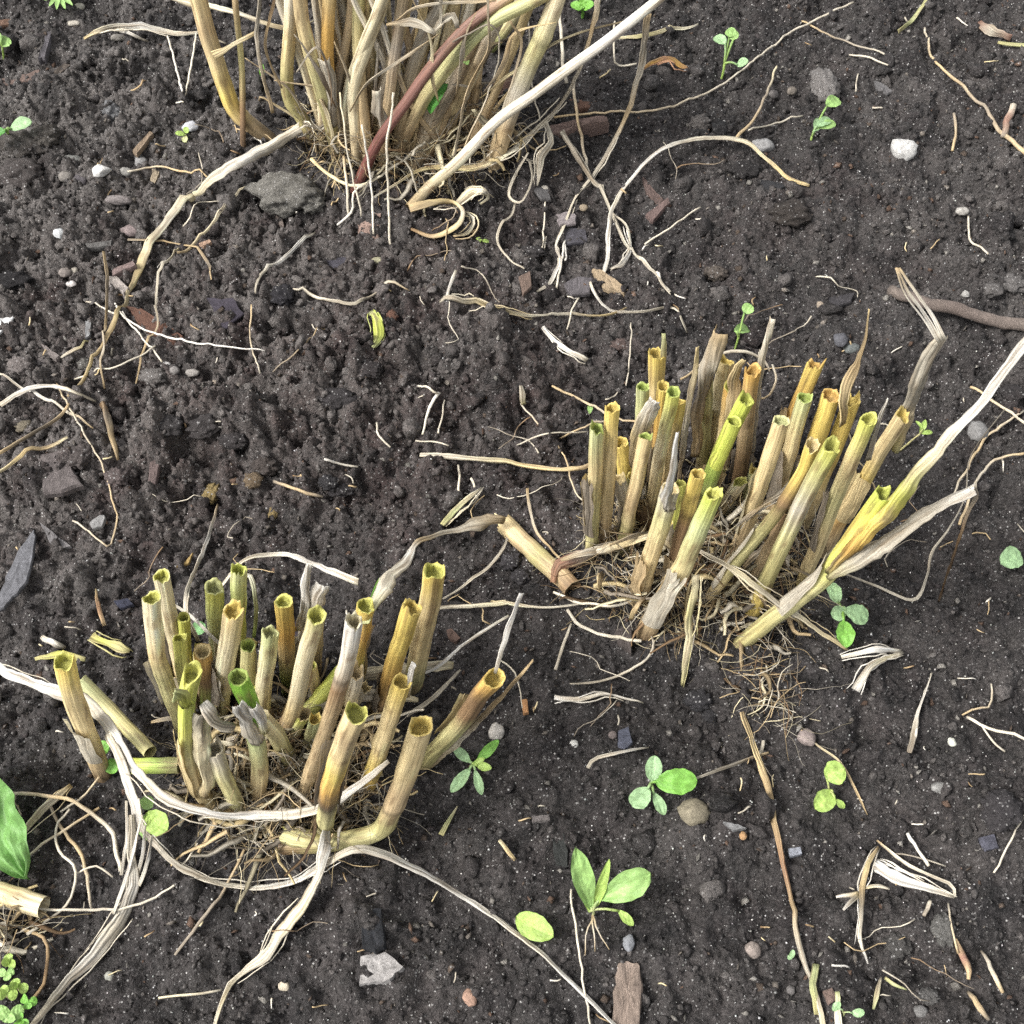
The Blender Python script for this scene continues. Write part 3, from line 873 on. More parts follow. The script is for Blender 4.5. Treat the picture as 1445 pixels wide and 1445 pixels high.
# ================================================================== the right-hand stubble clump
p0 = W(985, 790)
RC = thing('cut_stem_clump', p0, 'larger clump of cut hollow yellow-green stems on the right, between the two twigs', 'plant stubble')
RC['label'] = 'clump of cut hollow stems leaning right, in the right half of the bed'
def R(pts, wd, cols, inner='yellow', **k):
    return stem(RC, pts, wd, cols, inner, **k)
R([(834, 782), (838, 690), (842, 606)], 23, ['tan', 'gs', 'gs', 'straw', 'pg'], 'green', notch=.003)
R([(852, 768), (858, 670), (864, 578)], 20, ['brown', 'tan', 'straw', 'straw', 'yellow'], 'yellow')
R([(886, 720), (877, 627)], 19, ['straw', 'yellow', 'yellow'], 'yellow', taper=1.35, notch=-.003)
R([(878, 775), (896, 690), (911, 618)], 22, ['olive', 'olive', 'tan', 'straw', 'straw'], 'green', nodes=(.36,))
R([(900, 690), (905, 610), (907, 548)], 19, ['tan', 'olive', 'gs', 'pg'], 'green')
r6 = R([(921, 662), (925, 580), (927, 502)], 25, ['tan', 'tan', 'brown', 'straw', 'yellow'], 'yellow')
ribbon('leaf_sheath', [(934, 520), (936, 495), (936, 472)], [9, 9, 6], ['straw', 'pg'], r6, P=[WY(934, 520, ORG[r6][1] - .002), WY(936, 495, ORG[r6][1] - .002), WY(936, 471, ORG[r6][1])], drape=False)
R([(917, 700), (928, 620), (936, 547)], 17, ['tan', 'straw', 'orange', 'yellow'], 'yellow')
R([(912, 738), (932, 640), (950, 555)], 19, ['tan', 'straw', 'pale', 'yg'], 'green')
R([(932, 725), (948, 640), (959, 568)], 20, ['brown', 'orange', 'straw', 'straw', 'yellow'], 'yellow')
r11 = R([(900, 850), (918, 785), (937, 722), (946, 690)], 25, ['brown', 'tan', 'straw', 'straw', 'gs', 'grey'], 'straw', nodes=(.3,), taper=1.05)
Yc = ORG[r11][1]
ribbon('leaf_sheath', None, [22, 15, 11, 6], ['grey', 'white', 'white', 'white'], r11, P=[WY(938, 722, Yc - .006), WY(945, 690, Yc - .008), WY(952, 650, Yc - .006), WY(957, 611, Yc - .004)], drape=False, curl=.35, twist=.1)
R([(948, 765), (960, 684)], 15, ['olive', 'yg', 'yg'], 'yg')
R([(940, 832), (962, 755), (985, 670)], 22, ['tan', 'tan', 'brown', 'brown', 'brown', 'yellow', 'yellow'], 'yellow', nodes=(.76,))
R([(912, 890), (938, 842), (962, 800), (985, 747), (1006, 699)], 25, ['brown', 'tan', 'tan', 'straw', 'gs', 'pg', 'ylime'], 'yg', nodes=(.44,), taper=1.35, label='stout pale stem with a ringed swollen node near its base')
r15 = R([(983, 745), (1003, 672), (1030, 608), (1052, 567)], 23, ['olive', 'gs', 'green', 'ylime', 'ylime'], 'ylime', nodes=(.38,), label='brightest yellow-green stem in the middle')
stem(RC, None, 22, ['ylime', 'ylime'], 'ylime', P=np.array([WY(1010, 655, ORG[r15][1] - .006), WY(1026, 620, ORG[r15][1] - .008), WY(1036, 595, ORG[r15][1] - .009)]), lay=True)
R([(990, 668), (994, 590), (997, 525)], 19, ['tan', 'olive', 'gs', 'pg'], 'green')
R([(1000, 650), (1014, 575), (1024, 510)], 24, ['tan', 'straw', 'pale', 'straw'], 'yellow', notch=.004)
R([(1010, 690), (1024, 610), (1033, 547)], 21, ['tan', 'straw', 'straw', 'orange'], 'yg')
r20 = R([(1040, 706), (1048, 640), (1056, 570), (1062, 523)], 24, ['dark', 'brown', 'brown', 'tan', 'tan', 'orange'], 'orange', notch=.006)
R([(1085, 692), (1118, 595), (1148, 519)], 23, ['tan', 'brown', 'orange', 'orange', 'yellow'], 'orange', jag=.003)
R([(1085, 732), (1112, 640), (1135, 563)], 22, ['brown', 'tan', 'straw', 'straw', 'pg'], 'green')
R([(1036, 788), (1070, 690), (1102, 595)], 22, ['tan', 'tan', 'straw', 'straw', 'straw'], 'pg')
R([(1112, 732), (1145, 640), (1172, 560)], 27, ['tan', 'orange', 'orange', 'yellow', 'yellow'], 'orange')
r25 = R([(1132, 742), (1172, 645), (1200, 570)], 22, ['straw', 'straw', 'yellow', 'yellow'], 'yellow', jag=.003)
R([(1002, 842), (1045, 788), (1123, 684), (1146, 629)], 20, ['tan', 'straw', 'olive', 'gs', 'olive', 'brown', 'yellow', 'yellow'], 'straw', nodes=(.70,))
R([(1062, 866), (1095, 790), (1138, 700), (1174, 631)], 26, ['yellow', 'yellow', 'olive', 'olive', 'gs', 'grey', 'gs', 'yg'], 'yg', notch=.006)
r28 = R([(1133, 826), (1165, 740), (1198, 660), (1226, 593)], 23, ['yellow', 'straw', 'straw', 'gs', 'straw', 'yg'], 'yg')
r29 = R([(1165, 778), (1205, 702), (1240, 640), (1272, 590)], 23, ['tan', 'tan', 'orange', 'yellow', 'straw', 'straw'], 'yellow', nodes=(.42,))
R([(1058, 828), (1085, 775), (1112, 722)], 20, ['tan', 'tan', 'brown'], 'brown', cut=True)
R([(918, 752), (904, 715)], 24, ['brown', 'brown', 'dark'], 'brown')
r30 = R([(1046, 908), (1110, 855), (1165, 812), (1215, 742), (1246, 700)], 28, ['olive', 'olive', 'gs', 'gs', 'yg', 'yellow', 'ylime'], 'ylime', nodes=(.47,), jag=.004, notch=.010, label='olive stem split open lengthwise with a long pale blade')
Yc = ORG[r30][1]
ribbon('leaf_sheath', None, [16, 24, 26, 22, 18, 20, 20], ['olive', 'orange', 'yellow', 'yg', 'pale', 'white', 'white', 'white'], r30,
       P=[WY(1172, 812, Yc - .006), WY(1215, 765, Yc - .008), WY(1255, 715, Yc - .008), WY(1292, 668, Yc - .006), WY(1345, 608, Yc), WY(1395, 550, Yc + .006), WY(1462, 462, Yc + .012)], drape=False, curl=.3, twist=.12)
r31 = ribbon('leaf_sheath', None, [10, 24, 30, 28, 26, 20], ['gs', 'grey', 'grey', 'grey', 'white'], r30,
       P=[WY(1168, 818, Yc - .007), WY(1195, 800, Yc - .009), WY(1235, 772, Yc - .006), WY(1290, 735, Yc - .004), WY(1340, 705, Yc), WY(1374, 686, Yc)], drape=False, curl=.22, twist=.15)
ribbon('leaf_tip', None, [14, 10, 7, 5, 4], ['grey', 'brown', 'dark', 'brown', 'dark'], r31,
       P=[WY(1374, 686, Yc), WY(1378, 700, Yc), WY(1366, 722, Yc), WY(1348, 775, Yc + .004), W(1325, 850, .002)], drape=False, twist=1.2)
# sheaths on the rear stems
ribbon('leaf_sheath', None, [16, 22, 28, 30, 24], ['tan', 'tan', 'dgrey', 'grey', 'tan'], RC, P=[WY(985, 645, p0[1] + .062), WY(990, 590, p0[1] + .064), WY(996, 530, p0[1] + .066), WY(1004, 490, p0[1] + .066), WY(1010, 470, p0[1] + .066)], drape=False, curl=.3, twist=.15, jag=.1, label='broad grey-brown dry sheath standing at the back')
ribbon('leaf_sheath', None, [6, 10, 9, 6], ['tan', 'grey', 'straw'], RC, P=[WY(955, 690, p0[1] + .045), WY(965, 620, p0[1] + .045), WY(978, 540, p0[1] + .05), WY(985, 490, p0[1] + .05)], drape=False, twist=.5)
ribbon('leaf_sheath', None, [10, 13, 13, 11, 11], ['grey', 'ivory', 'ivory', 'ivory', 'ivory'], r20, P=[WY(1063, 640, ORG[r20][1] + .004), WY(1070, 575, ORG[r20][1] + .006), WY(1077, 520, ORG[r20][1] + .006), WY(1083, 480, ORG[r20][1] + .006), WY(1088, 450, ORG[r20][1] + .006)], drape=False, twist=.08, curl=.3, label='tall narrow ivory blade standing behind')
ribbon('leaf_sheath', None, [18, 22, 16, 6], ['straw', 'tan', 'straw'], RC, P=[WY(1030, 600, p0[1] + .052), WY(1036, 550, p0[1] + .052), WY(1042, 520, p0[1] + .052), WY(1049, 508, p0[1] + .05)], drape=False, curl=.15)
ribbon('leaf_sheath', None, [14, 26, 24, 16], ['tan', 'straw', 'ivory', 'white'], RC, P=[WY(890, 660, p0[1] + .02), WY(903, 615, p0[1] + .02), WY(915, 582, p0[1] + .018), WY(923, 566, p0[1] + .012)], drape=False, curl=.4, twist=.3)
ribbon('leaf_sheath', None, [14, 17, 18, 9, 5, 3], ['straw', 'straw', 'tan', 'tan', 'tan', 'straw'], r25, P=[WY(1190, 600, ORG[r25][1] - .008), WY(1192, 565, ORG[r25][1] - .006), WY(1200, 532, ORG[r25][1]), WY(1210, 508, ORG[r25][1]), WY(1220, 480, ORG[r25][1]), WY(1226, 436, ORG[r25][1])], drape=False, twist=.35, jag=.15)
ribbon('leaf_sheath', None, [10, 9, 8, 3], ['grey', 'grey', 'white'], r28, P=[WY(1226, 650, ORG[r28][1]), WY(1236, 610, ORG[r28][1]), WY(1244, 585, ORG[r28][1]), WY(1253, 562, ORG[r28][1])], drape=False, twist=.3)
s29 = ribbon('leaf_sheath', None, [16, 24, 28, 27, 26, 24], ['gs', 'straw', 'grey', 'grey', 'grey', 'ivory'], r29, P=[WY(1258, 635, ORG[r29][1] + .003), WY(1274, 598, ORG[r29][1] + .005), WY(1290, 565, ORG[r29][1] + .004), WY(1305, 530, ORG[r29][1]), WY(1320, 500, ORG[r29][1]), WY(1330, 480, ORG[r29][1])], drape=False, twist=.08, curl=.22)
for dx, ww in ((0, 6), (7, 5), (-5, 3)):
    ribbon('leaf_tip', None, [ww + 3, ww, ww - 1, 3], ['ivory', 'white', 'ivory', 'tan'], s29, P=[WY(1328 + dx * .6, 482 - dx * .3, ORG[r29][1] - .001), WY(1306 + dx, 445 - dx * .5, ORG[r29][1] + .006), WY(1282 + dx, 412 - dx * .6, ORG[r29][1] + .01), WY(1266 + dx * .4, 378, ORG[r29][1] + .014)], drape=False, twist=.5)

# ================================================================== the left-hand stubble clump
p1 = W(400, 1110)
LC = thing('cut_stem_clump', p1, 'clump of cut hollow stems with one vivid green stub, in the left half', 'plant stubble')
def Lm(pts, wd, cols, inner='yellow', **k):
    return stem(LC, pts, wd, cols, inner, **k)
Lm([(146, 1092), (122, 1035), (104, 985), (92, 936)], 32, ['brown', 'tan', 'straw', 'straw', 'straw', 'yellow'], 'yg', jag=.003, label='outermost left stem, straw with a brown foot')
Lm([(262, 1035), (236, 965), (220, 918), (214, 845)], 27, ['olive', 'olive', 'gs', 'gs', 'straw', 'pale', 'pale'], 'yg', nodes=(.54,))
Lm([(264, 985), (244, 890), (228, 814)], 26, ['straw', 'straw', 'pale', 'pale'], 'yg', notch=.003)
Lm([(270, 990), (259, 872)], 18, ['gs', 'yg', 'yg'], 'yg')
Lm([(266, 1015), (254, 902)], 21, ['straw', 'gs', 'yg'], 'yg')
Lm([(296, 1015), (290, 960), (286, 920)], 22, ['green', 'green', 'brown', 'orange'], 'straw')
l7 = Lm([(302, 1140), (276, 1105), (262, 1040), (264, 985), (272, 948)], 27, ['tan', 'straw', 'straw', 'gs', 'yg', 'ylime', 'yg'], 'yg', notch=.012, label='curved yellow-green stem split at its mouth')
Yl = ORG[l7][1]
ribbon('leaf_sheath', None, [20, 24, 18], ['ylime', 'yg', 'pg'], l7, P=[WY(268, 998, Yl - .006), WY(258, 984, Yl - .010), WY(246, 981, Yl - .013)], drape=False, curl=.1)
ribbon('leaf_sheath', None, [16, 26, 30, 24], ['straw', 'pale', 'pale', 'grey'], l7, P=[WY(292, 1128, Yl - .006), WY(284, 1085, Yl - .006), WY(280, 1045, Yl - .005), WY(284, 1010, Yl - .003)], drape=False, curl=.35)
ribbon('leaf_sheath', None, [14, 22, 20, 16], ['white', 'ivory', 'grey', 'grey'], l7, P=[WY(286, 992, Yl - .004), WY(296, 1004, Yl - .007), WY(312, 1020, Yl - .007), WY(332, 1022, Yl - .004)], drape=False, curl=.5)
Lm([(310, 965), (306, 890), (302, 830)], 25, ['olive', 'gs', 'pg', 'yg'], 'pg', notch=.006)
Lm([(335, 965), (336, 880), (337, 808)], 21, ['straw', 'gs', 'ylime', 'pg'], 'ylime', jag=.003)
Lm([(308, 1015), (318, 940), (329, 866)], 29, ['grey', 'gs', 'pale', 'pale', 'straw'], 'yellow', jag=.003)
Lm([(352, 1015), (350, 912)], 20, ['straw', 'gs', 'gs'], 'green')
Lm([(366, 1030), (374, 960), (381, 896)], 26, ['straw', 'gs', 'pale', 'pg'], 'pg', jag=.0025)
Lm([(408, 980), (404, 905), (400, 850)], 26, ['olive', 'green', 'straw', 'orange', 'yellow'], 'yg')
l15 = Lm([(426, 955), (436, 850)], 24, ['straw', 'pale', 'white'], 'pale', jag=.004)
Y5 = ORG[l15][1]
ribbon('leaf_sheath', None, [16, 14, 10], ['pale', 'white', 'white'], l15, P=[WY(424, 890, Y5 - .006), WY(430, 830, Y5 - .006), WY(435, 797, Y5 - .006)], drape=False, curl=.3)
ribbon('leaf_sheath', None, [20, 24, 18], ['pale', 'ivory', 'white'], l15, P=[WY(436, 890, Y5 - .007), WY(444, 845, Y5 - .007), WY(452, 826, Y5 - .006)], drape=False, curl=.2, jag=.2)
l16 = Lm([(403, 1042), (414, 1000), (432, 930), (447, 870)], 25, ['brown', 'brown', 'straw', 'pale', 'pale', 'pale', 'gs'], 'yg', nodes=(.2,))
Lm([(494, 990), (505, 920), (516, 856)], 27, ['green', 'ylime', 'ylime', 'yellow', 'orange', 'yellow'], 'yg', notch=.005)
stem(LC, [(424, 1014, .018), (462, 972, .03), (497, 930, .05)], 22, ['gs', 'yg', 'ylime', 'yg'], 'yg', lay=True, cut=False)
l18 = Lm([(428, 1120), (456, 1040), (482, 962), (492, 925), (499, 882)], 25, ['tan', 'tan', 'tan', 'tan', 'tan', 'brown', 'ivory', 'white'], 'pale', jag=.004, nodes=(.78,))
Lm([(582, 965), (600, 880), (612, 808)], 32, ['olive', 'gs', 'straw', 'straw', 'straw', 'yellow'], 'yg', jag=.0025, label='tallest stem at the right rear with a wide mouth')
Lm([(530, 1015), (555, 940), (580, 861)], 29, ['olive', 'brown', 'orange', 'yellow', 'yellow'], 'yellow', jag=.0025)
l21 = Lm([(520, 1105), (545, 1030), (567, 964)], 27, ['orange', 'yellow', 'straw', 'straw', 'yellow'], 'yellow')
ribbon('leaf_sheath', None, [8, 12, 10], ['straw', 'white', 'white'], l21, P=[WY(576, 985, ORG[l21][1]), WY(578, 958, ORG[l21][1]), WY(584, 936, ORG[l21][1])], drape=False, curl=.3)
l22 = Lm([(458, 1172), (461, 1145), (466, 1108), (484, 1055), (502, 1008)], 35, ['olive', 'gs', 'gs', 'dark', 'orange', 'yellow', 'straw', 'tan', 'straw'], 'yg', nodes=(.36,), jag=.003, notch=.004, dy=-.004, label='stout yellow-brown stem in front with a dark node')
stem(LC, [(400, 1194, .004), (470, 1188, .010), (535, 1172, .017), (556, 1140), (575, 1085), (594, 1026)], 33, ['brown', 'olive', 'gs', 'olive', 'tan', 'tan', 'straw', 'straw', 'straw'], 'yellow', lay=True, nodes=(.5,), jag=.002, label='elbowed stem lying low then turning upward at the front right')
l24 = Lm([(598, 1078), (640, 1030), (672, 988), (697, 958)], 30, ['brown', 'olive', 'olive', 'gs', 'brown', 'brown', 'orange'], 'yellow', dy=-.006, label='olive stem leaning far out to the right')
ribbon('leaf_sheath', None, [5, 8, 9, 7], ['ivory', 'white', 'white'], l24, P=[WY(698, 950, ORG[l24][1] - .02), WY(712, 905, ORG[l24][1] - .016), WY(722, 875, ORG[l24][1] - .012), WY(736, 838, ORG[l24][1] - .01)], drape=False, twist=.3)
ribbon('leaf_sheath', None, [8, 14, 10, 4], ['straw', 'ivory', 'tan', 'tan'], l24, P=[WY(605, 1085, ORG[l24][1] - .004), WY(650, 1040, ORG[l24][1] - .006), WY(695, 995, ORG[l24][1] - .01), WY(752, 932, ORG[l24][1] - .012)], drape=False, twist=.3)
l25 = Lm([(364, 1128), (364, 1060), (354, 1004), (336, 956)], 30, ['brown', 'tan', 'straw', 'gs', 'pg', 'bright', 'bright', 'bright'], 'green', jag=.0006, nodes=(.62,), label='vivid green stub with a clean cut mouth')
Y25 = ORG[l25][1]
ribbon('leaf_sheath', None, [24, 26, 24, 16], ['grey', 'ivory', 'white', 'white'], l25, P=[WY(366, 1052, Y25 - .008), WY(354, 1026, Y25 - .009), WY(346, 1008, Y25 - .010), WY(338, 996, Y25 - .011)], drape=False, curl=.3, jag=.2)
ribbon('leaf_sheath', None, [14, 18, 16], ['gs', 'white', 'white'], l25, P=[WY(376, 1036, Y25 - .007), WY(368, 1016, Y25 - .009), WY(360, 1000, Y25 - .010)], drape=False, curl=.3)
Lm([(410, 1075), (388, 1035), (368, 1012)], 24, ['olive', 'gs', 'pale'], 'pale', cut=False)
Lm([(338, 1146), (318, 1098), (303, 1060)], 26, ['tan', 'gs', 'gs', 'grey'], 'grey', jag=.003)
stem(LC, [(252, 1080, .018), (220, 1080, .02), (190, 1081, .018)], 22, ['gs', 'green', 'ylime'], 'ylime', lay=True, cut=True)
stem(LC, [(212, 1062, .014), (165, 1012, .018), (115, 962, .024)], 20, ['gs', 'olive', 'gs', 'pg'], 'pg', lay=True, cut=True)
stem(LC, [(452, 1188, .006), (430, 1184, .010), (404, 1178, .013)], 27, ['olive', 'gs', 'gs'], 'yg', lay=True)
# straps that still hang on this clump
ribbon('leaf_sheath', [(515, 880, .10), (528, 845, .105), (545, 812, .10), (572, 790, .085), (592, 762, .06), (640, 748, .035), (680, 737, .03), (712, 738, .022)], [14, 26, 26, 20, 10, 14, 24, 16],
       ['pg', 'ivory', 'ivory', 'white', 'tan', 'ivory', 'grey', 'tan'], LC, drape=False, curl=.2, twist=.3, label='ivory leaf arching from the clump back to the right')
ribbon('leaf_sheath', [(520, 860, .09), (536, 830, .09), (552, 805, .085)], [12, 16, 6], ['green', 'leaf', 'green'], LC, drape=False, curl=.1)
ribbon('leaf_sheath', [(505, 822, .09), (470, 808, .085), (430, 790, .075), (395, 782, .065), (345, 790, .06), (310, 830, .06)], [12, 10, 8, 7, 6, 4], ['ivory', 'white', 'white', 'ivory', 'ivory'], LC, drape=False, twist=.6)
ribbon('leaf_sheath', [(280, 905, .06), (262, 850, .075), (290, 770, .03), (308, 712, .005)], [6, 8, 6, 3], ['ivory', 'ivory', 'white', 'tan'], LC, drape=False, twist=.6)
ribbon('leaf_sheath', [(317, 880, .07), (340, 820, .08), (352, 812, .08), (362, 850, .075), (358, 900, .06)], [6, 8, 8, 7, 5], ['ivory', 'white', 'pg', 'green'], LC, drape=False, twist=.4)
ribbon('leaf_sheath', [(240, 880, .06), (262, 920, .055), (275, 965, .05)], [7, 8, 5], ['white', 'ivory', 'grey'], LC, drape=False, twist=.4)
ribbon('leaf_sheath', [(232, 845, .075), (270, 870, .07), (300, 900, .065), (318, 915, .06)], [5, 6, 6, 4], ['ivory', 'white', 'ivory'], LC, drape=False, twist=.6)
ribbon('leaf_sheath', [(500, 955, .025), (550, 948, .022), (600, 942, .018), (640, 940, .014)], [20, 22, 20, 12], ['grey', 'pale', 'ivory', 'pale'], LC, drape=False, curl=.2)
ribbon('leaf_sheath', [(455, 1000, .025), (500, 985, .03), (560, 985, .03), (590, 990, .022)], [18, 20, 16, 8], ['grey', 'ivory', 'pale'], LC, drape=False, curl=.25)

# short broken stubs low among the taller ones
qr = np.random.default_rng(515)
for cl, cx, cy, rx, ry, nn in ((LC, 385, 1005, 120, 62, 18), (RC, 985, 735, 120, 62, 12)):
    for k in range(nn):
        a = qr.uniform(0, 6.28); q_ = qr.random() ** .5
        bx, by = cx + math.cos(a) * q_ * rx, cy + math.sin(a) * q_ * ry
        hh = qr.uniform(28, 72); ln_ = (bx - cx) * .12 + qr.normal(0, 10) + (12 if cl is RC else 0)
        stem(cl, [(bx, by), (bx + ln_, by - hh)], qr.uniform(15, 24), [['tan', 'straw', 'pale'], ['brown', 'tan', 'straw'], ['olive', 'gs', 'pg'], ['tan', 'pale', 'yg'], ['brown', 'straw', 'grey']][qr.integers(0, 5)],
             ['straw', 'yg', 'yellow', 'tan'][qr.integers(0, 4)], jag=.003, papery=.7)

# ================================================================== the tall uncut clump at the back
p2 = W(580, 215)
BC = thing('dry_stalk_clump', p2, 'dense clump of tall uncut dry straw stalks at the top edge', 'dry plant')
def Bk(pts, wd, cols, dy=0.0, **k):
    k.setdefault('cut', False); k.setdefault('sides', 16)
    return stem(BC, pts, wd, cols, 'straw', dy=dy, **k)
Bk([(379, 196), (333, 158), (314, 115), (298, 65), (281, 0), (240, -190)], 26, ['dark', 'tan', 'yellow', 'straw', 'tan', 'straw', 'straw', 'straw', 'straw'], nodes=(.16,), label='bent stalk standing apart on the left')
Bk([(446, 198), (428, 170), (406, 130), (407, 60), (411, 0), (420, -220)], 22, ['tan', 'olive', 'olive', 'straw', 'ivory', 'straw', 'pale', 'pale'], nodes=(.09, .19))
Bk([(477, 224), (465, 165), (446, 105), (430, 40), (424, 0), (400, -200)], 21, ['tan', 'olive', 'gs', 'straw', 'tan', 'straw', 'straw'], nodes=(.28,))
b5 = Bk([(480, 220), (468, 145), (461, 80), (464, 0), (468, -200)], 20, ['tan', 'grey', 'orange', 'orange', 'straw', 'straw', 'straw'], label='orange-brown stalk in a frayed pale collar')
ribbon('leaf_sheath', None, [14, 18, 18], ['grey', 'grey', 'ivory'], b5, P=[WY(472, 180, p2[1] - .012), WY(466, 120, p2[1] - .014), WY(461, 86, p2[1] - .014)], drape=False, curl=.4, jag=.15)
Bk([(490, 205), (478, 110), (454, 0), (446, -150)], 12, ['tan', 'tan', 'straw'], dy=.004)
Bk([(505, 225), (500, 130), (520, 60), (541, 0), (580, -160)], 20, ['tan', 'pale', 'pale', 'straw', 'straw'], dy=.003)
Bk([(492, 212), (490, 140), (515, 60), (540, 0), (600, -180)], 20, ['brown', 'pale', 'pale', 'pale', 'straw'], dy=-.004)
Bk([(520, 230), (510, 120), (505, 40), (512, -140)], 18, ['tan', 'tan', 'gs', 'straw'], dy=.008)
Bk([(530, 225), (522, 120), (535, 50), (530, -160)], 17, ['brown', 'tan', 'pg', 'straw'], dy=.014)
Bk([(545, 232), (540, 140), (560, 60), (575, 0), (600, -150)], 19, ['tan', 'dgrey', 'straw', 'straw'], dy=.006)
Bk([(560, 230), (575, 130), (600, 50), (625, 0), (680, -150)], 22, ['tan', 'tan', 'grey', 'grey', 'straw'], dy=.010)
Bk([(575, 235), (580, 150), (598, 70), (612, 0), (630, -150)], 18, ['brown', 'straw', 'tan', 'straw'], dy=.014)
Bk([(590, 225), (610, 140), (632, 60), (640, 0), (650, -140)], 21, ['tan', 'grey', 'straw', 'straw'], dy=.012)
Bk([(602, 222), (640, 130), (655, 60), (664, 0), (680, -150)], 19, ['brown', 'tan', 'straw', 'straw'], dy=.016)
Bk([(612, 205), (650, 130), (690, 48), (715, 0), (760, -120)], 24, ['brown', 'straw', 'tan', 'grey', 'tan', 'tan'], dy=.002, nodes=(.25,))
Bk([(590, 215), (625, 150), (672, 50), (700, 0), (740, -120)], 20, ['tan', 'dgrey', 'tan', 'tan'], dy=.008)
Bk([(540, 235), (545, 170), (552, 120), (560, 60), (575, -40)], 16, ['brown', 'tan', 'dgrey', 'tan'], dy=.002)
Bk([(555, 228), (600, 140), (640, 85), (690, 34), (757, -2), (850, -60)], 19, ['brown', 'tan', 'gs', 'pg', 'gs', 'pale'], dy=-.002, label='yellow-green tinged stalk under the reddish stem')
Bk([(690, 70), (704, 55), (728, 15), (740, -60)], 17, ['green', 'gs', 'pale', 'pale'])
b9 = Bk([(700, 222), (718, 165), (748, 90), (770, 40), (786, 0), (830, -140)], 26, ['tan', 'tan', 'grey', 'gs', 'pale', 'straw', 'straw'], taper=1.2, nodes=(.55,), label='thick grey-straw stalk on the right side of the clump')
Bk([(470, 205), (478, 120), (490, 50), (484, -120)], 15, ['tan', 'dgrey', 'tan'], dy=.012)
Bk([(500, 215), (490, 100), (475, 0), (470, -120)], 14, ['tan', 'tan', 'straw'], dy=.016)
Bk([(630, 205), (660, 110), (700, 30), (720, -60)], 13, ['tan', 'tan', 'straw'], dy=.012)
Bk([(640, 225), (588, 160), (560, 100), (540, 40), (500, -60)], 9, ['dgrey', 'tan', 'ivory', 'ivory'], dy=.0)
Bk([(520, 190), (500, 90), (520, -80)], 10, ['dgrey', 'tan', 'tan'], dy=.02)
Bk([(560, 200), (640, 60), (690, -60)], 11, ['dgrey', 'dgrey', 'tan'], dy=.02)
th = Bk([(540, 215), (538, 175), (545, 105), (526, 55), (499, 0), (470, -70)], 8, ['grey', 'grey', 'grey', 'ivory', 'ivory', 'ivory'], dy=-.004, taper=1.4)
ribbon('leaf_sheath', None, [6, 16, 18, 15], ['grey', 'grey', 'ivory'], th, P=[WY(540, 200, p2[1] - .02), WY(538, 175, p2[1] - .022), WY(536, 150, p2[1] - .022), WY(536, 128, p2[1] - .022)], drape=False, curl=.4, jag=.15)
Bk([(343, 205), (342, 130), (340, 80), (332, 0), (325, -80)], 9, ['dark', 'brown', 'olive', 'tan', 'tan'], dy=.01)
for pts, wd, cols, dyy in (
        ([(385, 160), (372, 110), (362, 60), (368, 0), (375, -60)], [5, 6, 7, 6], ['tan', 'grey', 'grey'], .0),
        ([(398, 125), (375, 70), (380, 30), (388, 0)], [3, 5, 4], ['tan', 'tan', 'brown'], .004),
        ([(300, 78), (330, 62), (362, 45)], [14, 8, 5], ['straw', 'pale', 'straw'], .002),
        ([(640, 230), (660, 130), (690, 70), (688, 20), (690, -40)], [4, 5, 5, 4], ['grey', 'tan', 'grey'], -.004),
        ([(545, 35), (580, 32), (612, 45)], [4, 12, 6], ['tan', 'grey', 'ivory'], -.004),
        ([(610, 48), (625, 28), (640, 22), (645, 40)], [7, 12, 10, 6], ['ivory', 'grey', 'grey'], -.002),
        ([(560, 30), (590, 10), (640, 4), (700, 0)], [4, 5, 5, 4], ['tan', 'grey', 'tan'], -.004),
        ([(620, 40), (622, 10), (618, -30)], [5, 5, 5], ['ivory', 'grey'], -.006),
        ([(700, 180), (735, 70), (720, 30)], [3, 4, 5], ['grey', 'tan'], -.002)):
    P = [WY(x, y, p2[1] - .03 + k * dyy) for k, (x, y) in enumerate(pts)]
    ribbon('leaf_strip', None, wd, cols, BC, P=P, drape=False, twist=.6)

# ================================================================== other stalks at the back
ws = thing('woody_stem', W(497, 268), 'smooth red-brown woody stem slanting up through the tall dry clump', 'stem')
stem(ws, None, 15, ['red', 'red', (.17, .075, .06), (.19, .095, .075), 'redb', 'redb', 'tan', 'tan'], P=np.array([W(497, 268) - [0, 0, .006]] + [WY(x, y, W(497, 268)[1] + k * .006) for k, (x, y) in enumerate([(532, 203), (574, 145), (615, 87), (665, 32), (711, 0), (800, -60)], 1)]),
     lay=True, cut=False, taper=1.15, name='stalk')
ps = thing('straw_stalk', W(585, 290), 'long ivory stalk slanting up to the right from the tall dry clump', 'stalk')
stem(ps, None, 13, ['tan', 'pale', 'ivory', 'ivory', 'ivory', 'white', 'ivory', 'ivory'], P=np.array([W(578, 295, .004), W(605, 265, .012)] + [WY(x, y, W(590, 285)[1] + k * .004) for k, (x, y) in enumerate([(650, 225), (700, 172), (760, 128), (850, 62), (925, 2), (1010, -70)], 1)]),
     lay=True, cut=False, taper=1.4, name='stalk')

